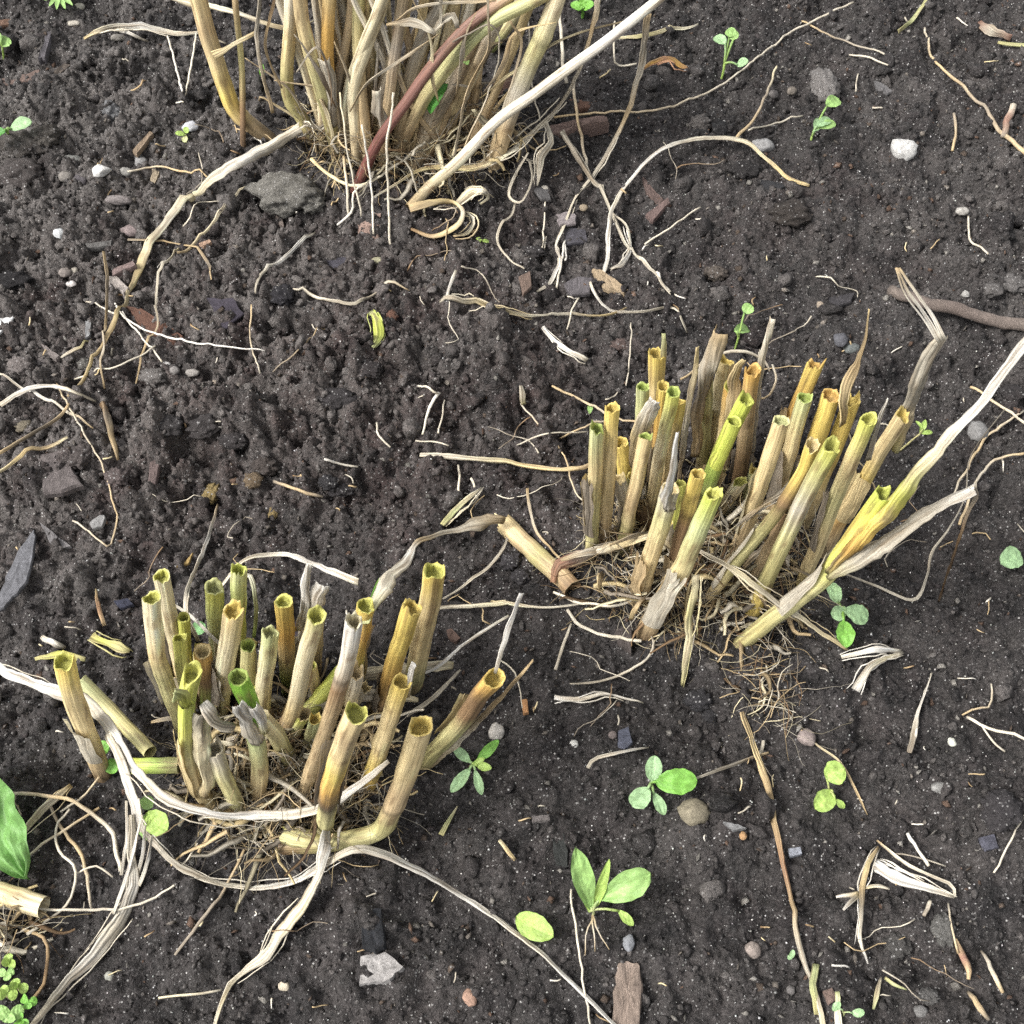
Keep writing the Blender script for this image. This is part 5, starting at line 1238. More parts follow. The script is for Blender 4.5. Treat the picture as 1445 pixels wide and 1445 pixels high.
# thin rootlets and straws, each lying on the soil on its own
ROOTS = [
    ([(780, 165, .01), (860, 158, .006), (930, 155, .004), (1000, 130, .004), (1060, 90, .004), (1120, 45, .004), (1205, 2, .004)], 3, ['tan', 'grey', 'grey'], 'long thin grey rootlet sweeping to the top edge right of the three-leaved seedling'),
    ([(1305, 40, .004), (1315, 80, .004), (1345, 110, .005), (1375, 140, .005), (1400, 172, .005), (1450, 222, .004)], [3, 4, 5, 7], ['grey', 'tan', 'dgrey', 'tan'], 'thin twig winding down to the right edge near the top'),
    ([(1040, 194, .010), (1060, 172, .012), (1078, 140, .012), (1096, 94, .006)], [5, 4, 4, 3], ['tan', 'dgrey', 'pale'], 'slender twig rising from the arched whitish leaf'),
    ([(1055, 185, .004), (1100, 172, .004), (1132, 164, .003)], 2.5, ['grey', 'grey'], 'fine grey stalk beside the slender twig'),
    ([(910, 345, .003), (950, 318, .005), (988, 292, .003)], 2.6, ['ivory', 'grey'], 'fine pale straw right of the arched leaf'),
    ([(236, 52, .006), (247, 90, .008), (260, 138, .003)], 3, ['ivory', 'white'], 'left leg of the thin white V left of the bent stalk'),
    ([(278, 45, .03), (270, 90, .02), (261, 136, .003)], 2.6, ['ivory', 'ivory'], 'right leg of the thin white V left of the bent stalk'),
    ([(122, 425, .004), (180, 452, .006), (240, 478, .006), (300, 488, .005), (374, 494, .003)], [2, 3, 3, 2], ['ivory', 'white', 'white'], 'long fine white straw lying level over the mound at left'),
    ([(163, 433, .004), (195, 470, .006), (228, 510, .003)], 2.6, ['white', 'ivory'], 'fine white straw crossing the long straw stalk'),
    ([(105, 535, .003), (160, 518, .005), (222, 490, .003)], 2.6, ['ivory', 'grey'], 'fine grey straw crossing below the long straw stalk'),
    ([(296, 255, .003), (230, 235, .005), (180, 242, .004)], 2.8, ['tan', 'tan', 'grey'], 'fine brown straw left of the ivory stalk piece'),
    ([(80, 540, .003), (105, 590, .005), (140, 650, .004), (163, 715, .003), (162, 750, .003), (150, 772, .003), (105, 735, .002)], 2.6, ['tan', 'grey', 'tan', 'grey'], 'long hair-thin root dropping past the grey bark slab'),
    ([(355, 430, .003), (354, 480, .004), (368, 530, .002)], 2.4, ['tan', 'grey'], 'hair-thin vertical straw on the mound'),
    ([(385, 525, .003), (420, 495, .005), (462, 465, .002)], 2.2, ['dgrey', 'tan'], 'hair-thin dark straw slanting on the mound'),
    ([(1445, 1150, .004), (1425, 1190, .006), (1402, 1232, .003)], 2.8, ['grey', 'ivory'], 'fine pale straw at the right edge low down'),
    ([(806, 1255, .003), (812, 1310, .005), (822, 1378, .003), (834, 1450, .003)], 3.2, ['ivory', 'ivory', 'grey'], 'upright fine straw left of the uprooted seedling'),
    ([(0, 1282, .003), (60, 1284, .005), (150, 1284, .005), (200, 1274, .006), (248, 1248, .012)], [4, 4, 4, 3], ['grey', 'ivory', 'grey', 'ivory'], 'long thin grey root running level from the left edge to the white leaf'),
    ([(12, 1118, .004), (60, 1124, .006), (105, 1132, .008), (135, 1152, .01), (160, 1180, .008), (170, 1230, .004)], [5, 6, 6, 7, 6], ['grey', 'tan', 'grey', 'ivory'], 'thick grey root looping in from the left edge'),
    ([(72, 1138, .004), (90, 1170, .006), (112, 1205, .006), (122, 1240, .005), (129, 1284, .003)], [4, 5, 5, 4], ['dgrey', 'tan', 'grey'], 'grey root dropping left of the white leaf at lower left'),
    ([(98, 1140, .006), (80, 1170, .006), (84, 1200, .006), (108, 1230, .006), (98, 1270, .005), (62, 1300, .004), (40, 1318, .003)], [3, 4, 4, 4, 4, 5], ['grey', 'ivory', 'grey', 'grey'], 'kinked grey root crossing the lower left corner'),
    ([(38, 1210, .004), (80, 1178, .006), (140, 1140, .006)], 4, ['grey', 'tan'], 'straight grey rootlet above the kinked root'),
    ([(150, 1090, .004), (120, 1120, .005), (85, 1145, .004)], 3.5, ['tan', 'ivory'], 'short tan rootlet at the foot of the outermost left stem'),
    ([(110, 1232, .005), (135, 1222, .007), (160, 1238, .004)], 3, ['ivory', 'grey'], 'tiny arched rootlet in the lower left'),
    ([(345, 1200, .006), (320, 1250, .005), (285, 1300, .004), (250, 1350, .003)], [4, 4, 5, 4], ['tan', 'dgrey', 'dgrey'], 'straight brown twiglet slanting below the left clump'),
    ([(225, 1407, .003), (270, 1402, .004), (312, 1396, .003)], 3.5, ['pale', 'grey'], 'thin pale straw lying level near the bottom left'),
    ([(470, 1175, .02), (440, 1250, .004), (410, 1290, .003)], 2.6, ['tan', 'grey'], 'fine stem in front of the creamy hanging leaf'),
    ([(280, 1190, .012), (268, 1210, .008), (258, 1222, .004)], 2.6, ['grey', 'ivory'], 'tiny rootlet under the broad white strap'),
    ([(20, 1440, .003), (60, 1395, .004), (68, 1330, .004), (30, 1310, .003)], 5, ['tan', 'brown', 'tan'], 'brown root loop beside the clover corner'),
    ([(845, 725, .02), (810, 690, .012), (795, 640, .006), (762, 600, .004), (735, 570, .002)], 2.4, ['grey', 'tan', 'grey'], 'hair-thin root left of the right clump'),
    ([(780, 545, .004), (830, 570, .01), (870, 590, .03)], 3.5, ['tan', 'grey'], 'short grey straw poking into the right clump from the left'),
    ([(790, 620, .006), (830, 600, .02), (880, 592, .05), (930, 600, .06)], 3, ['tan', 'dgrey', 'tan'], 'thin brown tendril laid over the left stems of the right clump'),
    ([(1445, 580, .004), (1400, 610, .005), (1370, 650, .006), (1345, 700, .008)], [3, 4, 4, 3], ['grey', 'tan', 'grey'], 'grey root fanning in from the right edge'),
    ([(1450, 640, .004), (1405, 650, .006), (1372, 690, .008), (1355, 740, .006)], [4, 4, 4], ['tan', 'grey', 'tan'], 'second grey root below the first at the right edge'),
    ([(1450, 600, .004), (1410, 572, .006), (1370, 545, .004)], 4, ['ivory', 'tan'], 'pale stalk slanting to the right edge behind the long white blade'),
    ([(1365, 1012, .003), (1385, 1022, .005), (1410, 1035, .006), (1430, 1035, .006), (1455, 1048, .005)], 4.5, ['ivory', 'ivory', 'grey'], 'forked pale rootlet at the right edge in the middle'),
    ([(1360, 1010, .003), (1378, 1000, .005), (1395, 995, .005), (1402, 965, .003)], 3, ['tan', 'grey'], 'thin curled rootlet above the forked pale rootlet'),
    ([(1386, 1024, .004), (1400, 1045, .005), (1420, 1062, .003)], 3, ['ivory', 'grey'], 'side branch below the forked pale rootlet'),
    ([(1260, 1205, .004), (1300, 1212, .005), (1335, 1222, .003)], 2.4, ['dgrey', 'grey'], 'fine dark straw above the wedge-shaped white leaf'),
    ([(1280, 1176, .003), (1295, 1200, .005), (1312, 1222, .003)], 5, ['white', 'ivory'], 'short white straw above the folded strip at lower right'),
    ([(1338, 1275, .003), (1345, 1320, .004), (1352, 1345, .003)], 3, ['grey', 'tan'], 'thin straw below the wedge-shaped white leaf'),
    ([(1348, 1325, .003), (1360, 1350, .005), (1368, 1382, .003)], [5, 11, 6], ['tan', 'redb', 'tan'], 'thick pinkish brown stalk bit at lower right'),
    ([(1384, 1342, .003), (1400, 1370, .005), (1415, 1400, .003)], [4, 7, 5], ['dgrey', 'grey', 'tan'], 'brown stalk bit near the right edge at the bottom'),
    ([(1366, 1400, .003), (1380, 1420, .005), (1395, 1440, .003)], [6, 9, 6], ['dgrey', 'tan', 'dgrey'], 'dark brown stick bit at the bottom right'),
    ([(1310, 1270, .003), (1302, 1292, .004)], 6, ['grey', 'dgrey'], 'stubby grey stick under the tip of the wedge-shaped leaf'),
    ([(1172, 1362, .003), (1200, 1366, .003)], 3, ['white', 'white'], 'tiny bright white straw above the bottom edge'),
    ([(1240, 700, .02), (1208, 640, .05), (1196, 600, .07)], 2.6, ['tan', 'pale'], 'curling tendril on the yellow stems of the right clump'),
    ([(590, 545, .003), (612, 552, .006), (622, 553, .004)], 3, ['ivory', 'grey'], 'short bent straw in the middle of the bare soil'),
    ([(596, 612, .003), (606, 580, .006), (618, 555, .003)], [3, 4, 5], ['ivory', 'white'], 'short upright white straw above the level pale stalk'),
    ([(619, 612, .003), (626, 585, .005), (628, 565, .003)], 2.4, ['ivory', 'grey'], 'thin straw right of the short upright white straw'),
    ([(586, 622, .003), (632, 628, .003)], 2.4, ['grey', 'ivory'], 'hair-thin level straw just above the pale level stalk'),
    ([(648, 658, .004), (648, 690, .006), (651, 706, .003)], 3.5, ['grey', 'ivory'], 'small pale straw hanging below the level stalk'),
    ([(665, 675, .004), (675, 705, .003)], 3.5, ['ivory', 'grey'], 'tiny grey straw beside the yellow-green shred'),
    ([(530, 595, .003), (535, 613, .005), (550, 630, .003)], 3, ['ivory', 'grey'], 'small bent white straw on the brown soil at centre left'),
    ([(458, 648, .003), (480, 655, .004), (503, 659, .003)], 3.2, ['white', 'ivory'], 'single short white straw on the dark brown soil'),
    ([(388, 680, .003), (420, 692, .004), (455, 700, .003)], 5, ['dgrey', 'tan', 'dgrey'], 'short pinkish grey stick above the left clump'),
    ([(730, 628, .003), (770, 612, .004), (830, 610, .003)], 2.4, ['grey', 'ivory'], 'fine straight straw above the level pale stalk'),
    ([(1210, 105, .004), (1207, 130, .003)], 2.2, ['grey', 'grey'], 'tiny upright straw near the pale pebble'),
    ([(1130, 30, .003), (1200, 62, .004), (1255, 78, .003)], 2.6, ['tan', 'dgrey', 'grey'], 'fine brown straw above the upright grey clod'),
    ([(1200, 78, .004), (1230, 82, .004), (1252, 92, .003)], 2.6, ['grey', 'ivory'], 'fine arched straw right of the upright grey clod'),
    ([(1366, 305, .003), (1370, 340, .004), (1395, 358, .003)], 3, ['ivory', 'grey'], 'thin bent white straw at the right below the pale pebbles'),
    ([(1345, 160, .003), (1348, 185, .004), (1346, 212, .003)], 4, ['dgrey', 'tan'], 'short dark upright stick at the upper right'),
    ([(1416, 195, .004), (1422, 172, .006), (1430, 148, .004)], 10, ['dgrey', 'redb', 'grey'], 'stubby greyish stick at the right edge near the thin twig'),
    ([(770, 280, .003), (765, 360, .004), (772, 335, .003)], 2.4, ['ivory', 'grey'], 'fine pale straw among the grey strips right of the clump'),
    ([(785, 410, .003), (792, 370, .005), (797, 340, .003)], 3, ['ivory', 'white'], 'little white straw in front of the grey strips'),
    ([(796, 345, .003), (798, 368, .003)], 3, ['white', 'white'], 'tiny white straw twin beside the little white straw'),
    ([(925, 385, .003), (935, 400, .005), (946, 412, .003)], 4, ['white', 'ivory'], 'tiny white chip of straw at the end of the grey strip'),
    ([(800, 465, .003), (806, 440, .005), (817, 420, .003)], 2.6, ['grey', 'ivory'], 'fine upright straw crossing the ragged straw leaf'),
    ([(885, 545, .003), (890, 500, .006), (892, 455, .003)], 2.2, ['grey', 'grey'], 'hair-thin upright straw above the left stems of the right clump'),
    ([(510, 305, .02), (488, 200, .06), (480, 130, .08)], 2.6, ['ivory', 'ivory', 'pale'], 'hair-thin ivory straw hanging over the orange stalk'),
    ([(528, 330, .006), (522, 250, .03), (510, 175, .06)], 3, ['ivory', 'white', 'ivory'], 'fine white straw hanging before the red-brown stem'),
    ([(551, 345, .004), (548, 280, .02), (546, 210, .05), (556, 130, .09)], 3.4, ['grey', 'ivory', 'ivory'], 'long fine straw hanging right of the red-brown stem'),
    ([(492, 305, .004), (490, 260, .014), (484, 220, .02)], 4, ['ivory', 'ivory', 'tan'], 'pale root bundle hanging left of the red-brown stem foot'),
    ([(476, 318, .003), (496, 300, .006), (500, 270, .012), (515, 262, .014)], 3.5, ['white', 'ivory'], 'forked white rootlet at the red-brown stem foot'),
    ([(440, 225, .02), (470, 250, .018), (512, 262, .015), (560, 232, .018), (600, 200, .03)], [5, 5, 4, 4], ['straw', 'pale', 'ivory', 'ivory'], 'pale root swagged across the front of the tall clump'),
    ([(640, 60, .12), (695, 35, .13), (700, 100, .08), (640, 240, .02)], 2.4, ['dgrey', 'grey', 'tan'], 'dark hair-like straw over the right stalks of the tall clump'),
    ([(745, 30, .06), (748, 100, .03), (762, 170, .014)], 2.4, ['grey', 'grey'], 'grey hair-like straw right of the thick grey stalk'),
    ([(790, 20, .04), (793, 60, .03), (795, 90, .02), (800, 120, .012)], 5, ['grey', 'ivory', 'grey'], 'grey strip dangling behind the long ivory stalk'),
    ([(868, 30, .03), (866, 70, .02), (872, 92, .012), (898, 90, .008)], 3, ['grey', 'ivory'], 'small hooked pale tendril right of the ivory stalk'),
    ([(810, 110, .02), (812, 150, .012), (830, 240, .004)], 4, ['grey', 'tan', 'grey'], 'thin grey stem crossing behind the falling grey strap'),
    ([(1090, 515, .06), (1095, 540, .055), (1083, 560, .05), (1070, 562, .05)], 3.2, ['grey', 'tan'], 'curly grey tendril at the back of the right clump'),
    ([(960, 535, .07), (1000, 508, .085), (1040, 495, .09), (1075, 505, .085), (1086, 525, .08)], [3, 5, 5, 3], ['tan', 'dgrey', 'grey', 'dgrey'], 'dark tendril arching over the rear of the right clump'),
    ([(800, 860, .004), (815, 880, .006), (850, 895, .006), (905, 905, .006)], 5, ['grey', 'ivory', 'ivory'], 'pale root curving at the left foot of the right clump'),
    ([(780, 835, .006), (820, 850, .008), (870, 855, .012), (900, 840, .02)], 4, ['ivory', 'ivory', 'grey'], 'pale root loop under the brown torn sheath'),
]
for pts, wd, cols, lab in ROOTS:
    strand('dry_rootlet' if 'root' in lab or 'tendril' in lab else 'dry_straw', pts, wd, cols, None, lab, 'root' if 'root' in lab or 'tendril' in lab else 'straw', drape=(max(p[2] for p in pts) < .011))

tw = strand('twig', [(1258, 410, .006), (1300, 426, .008), (1350, 436, .008), (1400, 452, .008), (1470, 470, .007)], [17, 17, 19, 17, 19], [(.17, .14, .12), (.145, .115, .10), (.18, .15, .13)], None, 'thick grey-brown twig lying at the right edge behind the right clump', 'twig', mat=M_WOOD, sides=10)

# root tangle trailing below the right clump
tg = thing('root_tangle', W(1085, 985), 'tangle of brown fibrous roots trailing below the right clump', 'roots')
litter(tg, 1085, 972, 40, 66, 80, 301, .008, 10, 1.1)
tk = thing('fibre_tuft', W(25, 1310), 'tuft of shredded pale straw at the left edge above the clover', 'dry straw')
litter(tk, 18, 1312, 45, 30, 70, 302, .014, 22, .8)
stem(tk, [(-30, 1250, .012), (10, 1262, .012), (62, 1280, .006)], 30, ['pale', 'straw', 'pale'], 'straw', lay=True, cut=False, name='straw_butt')

# short straw bits strewn over the bed, each told apart by colour, lie and place
sb_r = np.random.default_rng(55)
seen = set()
k = 0
while k < 170:
    x, y = sb_r.uniform(10, 1435, 2)
    a = sb_r.uniform(0, 3.14); L = sb_r.uniform(7, 26)
    ci = sb_r.integers(0, 5)
    lie = 'level' if abs(math.sin(a)) < .42 else 'upright' if abs(math.cos(a)) < .42 else 'slanting'
    lab = ('short ' + lie + ' ' + ('white', 'yellowish', 'grey', 'tan', 'brown')[ci] + ' straw bit ' + ('near the top edge', 'in the upper middle', 'in the lower middle', 'near the bottom edge')[min(3, int(y / 362))]
           + ', ' + ('at the left', 'left of centre', 'right of centre', 'at the right')[min(3, int(x / 362))])
    if lab in seen:
        continue
    seen.add(lab); k += 1
    c_ = [['ivory', 'white'], ['pale', 'straw'], ['grey', 'grey'], ['tan', 'tan'], ['brown', 'tan']][ci]
    strand('straw_bit', [(x, y, .0025), (x + math.cos(a) * L * .5 + sb_r.normal(0, 2), y + math.sin(a) * L * .35, .004), (x + math.cos(a) * L, y + math.sin(a) * L * .7, .0025)],
           [sb_r.uniform(1.4, 3.2), sb_r.uniform(1.2, 2.6)], c_, None, lab, 'straw bit', 'short straw bits strewn over the bed', sides=4)

hr = np.random.default_rng(909)
SPOTS = [('left of the left clump', 60, 1180), ('above the left clump', 330, 770), ('right of the left clump', 650, 900), ('below the left clump', 420, 1260), ('left of the right clump', 760, 700), ('below the right clump', 930, 940),
         ('right of the right clump', 1330, 780), ('above the right clump', 1120, 470), ('left of the tall clump', 330, 250), ('below the tall clump', 620, 350), ('right of the tall clump', 830, 250), ('in the lower right corner', 1280, 1330)]
for where, cx, cy in SPOTS:
    for k, (cname, c_) in enumerate((('pale', ['ivory', 'grey']), ('tan', ['tan', 'tan']), ('grey', ['grey', 'dgrey']), ('dark', ['brown', 'dgrey']))):
        x, y = cx + hr.normal(0, 55), cy + hr.normal(0, 38)
        a = hr.uniform(0, 6.28); pts = []
        for q_ in range(6):
            pts.append((x, y, .003 + .004 * hr.random()))
            a += hr.normal(0, .55); st_ = hr.uniform(10, 26)
            x += math.cos(a) * st_; y += math.sin(a) * st_ * .7
        strand('dry_rootlet', pts, [hr.uniform(1.4, 2.8), 1.3], c_, None, 'hair-thin wavy ' + cname + ' rootlet lying on the soil ' + where, 'root', 'hair-thin wavy rootlets', sides=4)

# ================================================================== stones, clods and chips
G, Bn, Pk, Pl, Dk = (.17, .155, .14), (.12, .09, .07), (.25, .19, .165), (.46, .44, .41), (.045, .04, .04)
STONES = [
    (143, 241, 30, 22, (.52, .51, .49), 'white angular stone among the grey clods at the upper left', 'stone', .9),
    (103, 228, 30, 22, (.15, .15, .14), 'smooth grey oval stone left of the white angular stone', 'stone', 0),
    (94, 249, 22, 18, G, 'small grey stone below the grey oval stone', 'stone', 0),
    (114, 254, 22, 36, (.10, .09, .095), 'dark tilted stone left below the white angular stone', 'stone', 0),
    (155, 158, 32, 38, (.21, .21, .215), 'pale lumpy grey stone at the upper left', 'clod', 0),
    (270, 178, 26, 22, (.42, .42, .44), 'translucent greyish pebble beside the tiny yellow sprout', 'stone', .9),
    (200, 228, 18, 20, (.23, .225, .22), 'small grey pebble right of the white angular stone', 'stone', 0),
    (178, 242, 18, 14, (.26, .25, .23), 'small tan pebble beside the white angular stone', 'stone', 0),
    (113, 10, 15, 13, (.40, .38, .32), 'cream pebble at the top edge by the feathery leaf', 'stone', 0),
    (105, 33, 20, 10, (.36, .33, .28), 'flat beige pebble below the cream pebble at the top', 'stone', .6),
    (167, 53, 22, 14, (.20, .185, .165), 'flat grey flake under the pale forked leaf', 'stone', .6),
    (85, 329, 19, 17, (.50, .51, .51), 'small white square pebble at the left', 'stone', .9),
    (186, 326, 34, 20, (.20, .16, .155), 'pinkish grey lump left of the long straw stalk', 'stone', 0),
    (168, 283, 40, 12, (.17, .15, .145), 'finger-shaped grey stone at the left', 'stone', 0),
    (105, 381, 12, 15, (.42, .38, .32), 'small beige pebble left of the thin upright root', 'stone', 0),
    (93, 384, 18, 16, (.19, .165, .15), 'small brownish pebble beside the beige pebble at left', 'stone', 0),
    (101, 400, 16, 10, (.52, .48, .46), 'tiny white flake below the beige pebble at left', 'stone', .8),
    (208, 409, 20, 12, (.25, .22, .21), 'small flat pinkish pebble right of the long straw stalk', 'stone', .6),
    (30, 514, 36, 28, (.20, .175, .165), 'large grey lump at the left edge level with the mound', 'clod', 0),
    (62, 512, 20, 17, (.17, .15, .145), 'grey lump right of the large left-edge lump', 'clod', 0),
    (120, 512, 20, 20, (.165, .155, .14), 'grey-brown lump right of the white leaf curl', 'clod', 0),
    (234, 515, 16, 14, (.50, .48, .46), 'bright white pebble on the left of the mound', 'stone', .9),
    (218, 530, 42, 24, (.18, .165, .155), 'broad grey lump under the bright white pebble', 'clod', 0),
    (272, 525, 20, 13, (.27, .25, .23), 'pale flat pebble right of the bright white pebble', 'stone', 0),
    (305, 541, 14, 13, (.30, .25, .20), 'small beige pebble on the mound', 'stone', 0),
    (247, 522, 14, 12, (.20, .185, .175), 'small grey pebble beside the bright white pebble', 'stone', 0),
    (35, 600, 24, 18, (.22, .19, .14), 'yellowish lump at the left edge', 'clod', 0),
    (115, 640, 34, 40, (.10, .085, .08), 'dark brown lump right of the grey bark slab', 'clod', 0),
    (166, 672, 34, 30, (.13, .105, .10), 'square brown lump below the root stub', 'clod', 0),
    (300, 693, 24, 32, (.30, .225, .10), 'sandy yellow crumb lump on the mound slope', 'clod', 0),
    (358, 676, 26, 26, (.17, .125, .08), 'tan crumb lump right of the sandy yellow lump', 'clod', 0),
    (386, 722, 14, 24, (.27, .20, .09), 'small sandy yellow crumb below the tan lump', 'clod', 0),
    (1273, 209, 38, 38, (.47, .46, .44), 'large pale whitish stone alone at the upper right', 'stone', .85),
    (1161, 116, 40, 66, (.21, .195, .185), 'upright pale grey elongated clod at the upper right', 'clod', 0),
    (1075, 205, 34, 26, (.27, .265, .26), 'grey stone behind the arched leaf', 'stone', .5),
    (987, 174, 30, 28, (.15, .135, .125), 'grey-brown lump above the arched leaf', 'clod', 0),
    (1091, 133, 14, 14, (.12, .11, .105), 'small dark pebble left of the upright clod', 'stone', 0),
    (1117, 128, 14, 14, (.15, .13, .11), 'small brown pebble beside the upright clod', 'stone', 0),
    (1357, 298, 20, 13, (.36, .34, .31), 'small pale pebble at the right above the twig', 'stone', 0),
    (1362, 415, 14, 11, (.32, .31, .29), 'small pale pebble just above the thick twig', 'stone', .6),
    (1157, 429, 10, 14, (.28, .23, .18), 'tiny tan pebble left of the thick twig', 'stone', 0),
    (1201, 490, 26, 18, (.13, .14, .135), 'flat greenish grey stone behind the yellow stems', 'stone', .4),
    (1185, 478, 22, 24, (.09, .09, .10), 'dark blue-grey stone behind the yellow stems', 'stone', .5),
    (1378, 606, 28, 32, (.19, .185, .18), 'rounded grey stone behind the long white blade at right', 'stone', 0),
    (1010, 385, 34, 24, (.12, .10, .085), 'brown lump in the middle of the upper right soil', 'clod', 0),
    (1427, 400, 40, 30, (.15, .14, .135), 'lumpy grey clod at the right edge above the twig', 'clod', 0),
    (1400, 408, 26, 24, (.13, .12, .115), 'grey clod left of the right-edge clod', 'clod', 0),
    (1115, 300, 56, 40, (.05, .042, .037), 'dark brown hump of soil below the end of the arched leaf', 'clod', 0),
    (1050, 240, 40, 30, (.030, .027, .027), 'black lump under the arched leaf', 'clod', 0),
    (875, 487, 28, 20, (.13, .095, .085), 'reddish brown lump left of the top of the right clump', 'clod', 0),
    (823, 293, 13, 11, (.26, .21, .15), 'tiny tan pebble right of the falling grey strap', 'stone', 0),
    (768, 266, 12, 10, (.46, .42, .36), 'tiny cream pebble near the narrow grey loop', 'stone', 0),
    (750, 355, 40, 22, (.05, .045, .045), 'dark lump left of the falling grey strap', 'clod', 0),
    (532, 368, 24, 14, (.38, .36, .24), 'pale greenish stone chip below the brown brick-like chip', 'stone', .9),
    (553, 444, 17, 20, (.16, .085, .06), 'small reddish husk right of the yellow leaf scrap', 'husk', 0),
    (405, 270, 92, 62, (.19, .18, .16), 'big grey dry clod left of the foot of the tall clump', 'clod', 0),
    (440, 285, 40, 34, (.20, .19, .17), 'grey clod stuck to the right of the big grey clod', 'clod', 0),
    (580, 216, 30, 20, (.15, .14, .13), 'grey crumb lump among the feet of the tall clump', 'clod', 0),
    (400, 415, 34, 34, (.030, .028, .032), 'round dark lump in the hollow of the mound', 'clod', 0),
    (700, 1030, 22, 26, (.48, .45, .41), 'white rounded pebble above the narrow-leaved seedling', 'stone', 0),
    (810, 1049, 13, 12, (.55, .54, .50), 'tiny white pebble right of the narrow-leaved seedling', 'stone', 0),
    (864, 1036, 13, 12, (.17, .14, .13), 'tiny brown pebble beside the blue-grey chip', 'stone', 0),
    (978, 1142, 44, 38, (.20, .175, .125), 'round brown-grey mottled nut-like stone beside the four-leaved seedling', 'stone', 0),
    (1138, 1038, 28, 26, (.25, .205, .19), 'pinkish grey stone right of the root tangle', 'stone', .4),
    (1325, 1110, 28, 18, (.22, .215, .205), 'oval grey stone at the right', 'stone', .3),
    (1410, 1138, 58, 52, (.055, .05, .052), 'knobbly black clod at the right edge', 'clod', 0),
    (1343, 1045, 13, 14, (.58, .58, .50), 'tiny white broken pebble at the right', 'stone', .9),
    (1062, 1338, 24, 24, (.25, .21, .185), 'pinkish stone at the lower centre right', 'stone', .5),
    (887, 1327, 17, 26, (.21, .215, .23), 'small blue-grey upright stone by the uprooted seedling', 'stone', .9),
    (663, 1404, 20, 24, (.36, .23, .17), 'small reddish pebble near the bottom edge', 'stone', 0),
    (402, 1389, 18, 14, (.50, .44, .34), 'small cream chip at the bottom left', 'stone', .9),
    (155, 1376, 14, 12, (.30, .30, .26), 'small pale pebble beside the shredded whitish leaf', 'stone', 0),
    (1048, 1178, 11, 12, (.40, .24, .12), 'tiny orange pebble right of the long brown root', 'stone', 0),
    (1115, 1396, 14, 13, (.14, .13, .125), 'small grey pebble left of the long brown root near the bottom', 'stone', 0),
    (1298, 1425, 20, 16, (.16, .155, .15), 'small grey pebble at the bottom right', 'stone', 0),
    (1330, 1305, 34, 44, (.15, .145, .135), 'grey crumbly lump below the wedge-shaped leaf', 'clod', 0),
    (1265, 1330, 40, 34, (.09, .085, .08), 'dark grey crumbly lump at the lower right', 'clod', 0),
    (1310, 1404, 30, 22, (.12, .115, .11), 'grey crumbly lump near the bottom right corner', 'clod', 0),
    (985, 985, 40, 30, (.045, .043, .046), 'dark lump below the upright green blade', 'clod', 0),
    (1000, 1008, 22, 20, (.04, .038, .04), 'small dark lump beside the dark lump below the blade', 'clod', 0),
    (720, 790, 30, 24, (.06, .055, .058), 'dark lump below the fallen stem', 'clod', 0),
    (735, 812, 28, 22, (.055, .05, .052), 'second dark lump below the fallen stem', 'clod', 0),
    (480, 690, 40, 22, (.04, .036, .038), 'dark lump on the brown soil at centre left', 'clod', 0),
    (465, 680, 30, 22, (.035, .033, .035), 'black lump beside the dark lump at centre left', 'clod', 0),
    (40, 205, 78, 50, (.085, .075, .068), 'broad grey-brown clod at the left edge under the green leaf', 'clod', 0),
    (30, 245, 60, 46, (.085, .074, .070), 'second broad clod below the first at the left edge', 'clod', 0),
    (66, 190, 40, 38, (.095, .085, .075), 'grey clod right of the broad left-edge clods', 'clod', 0),
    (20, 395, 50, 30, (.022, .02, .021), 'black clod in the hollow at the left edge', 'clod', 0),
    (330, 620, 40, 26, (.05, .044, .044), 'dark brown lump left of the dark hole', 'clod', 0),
    (375, 655, 40, 30, (.075, .062, .056), 'brown lump below the dark hole', 'clod', 0),
    (290, 600, 44, 34, (.06, .053, .052), 'brown lump on the upper mound', 'clod', 0),
    (240, 600, 40, 32, (.055, .05, .05), 'dark brown lump left on the upper mound', 'clod', 0),
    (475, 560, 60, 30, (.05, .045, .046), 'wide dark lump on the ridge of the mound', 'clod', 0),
    (520, 520, 40, 28, (.05, .043, .043), 'brown lump on the ridge below the yellow scrap', 'clod', 0),
]
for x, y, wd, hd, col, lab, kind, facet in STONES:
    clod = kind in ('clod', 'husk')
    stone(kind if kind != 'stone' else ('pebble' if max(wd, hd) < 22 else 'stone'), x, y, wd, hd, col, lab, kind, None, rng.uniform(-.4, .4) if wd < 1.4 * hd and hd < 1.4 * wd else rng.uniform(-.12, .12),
          M_CLOD if clod else M_ROCK, 4 if max(wd, hd) > (26 if clod else 44) else 3, .22 if clod else .12, facet, .75, .3 if clod else .24, (2.0 if max(wd, hd) > 40 else 2.6) if clod else 1.8)

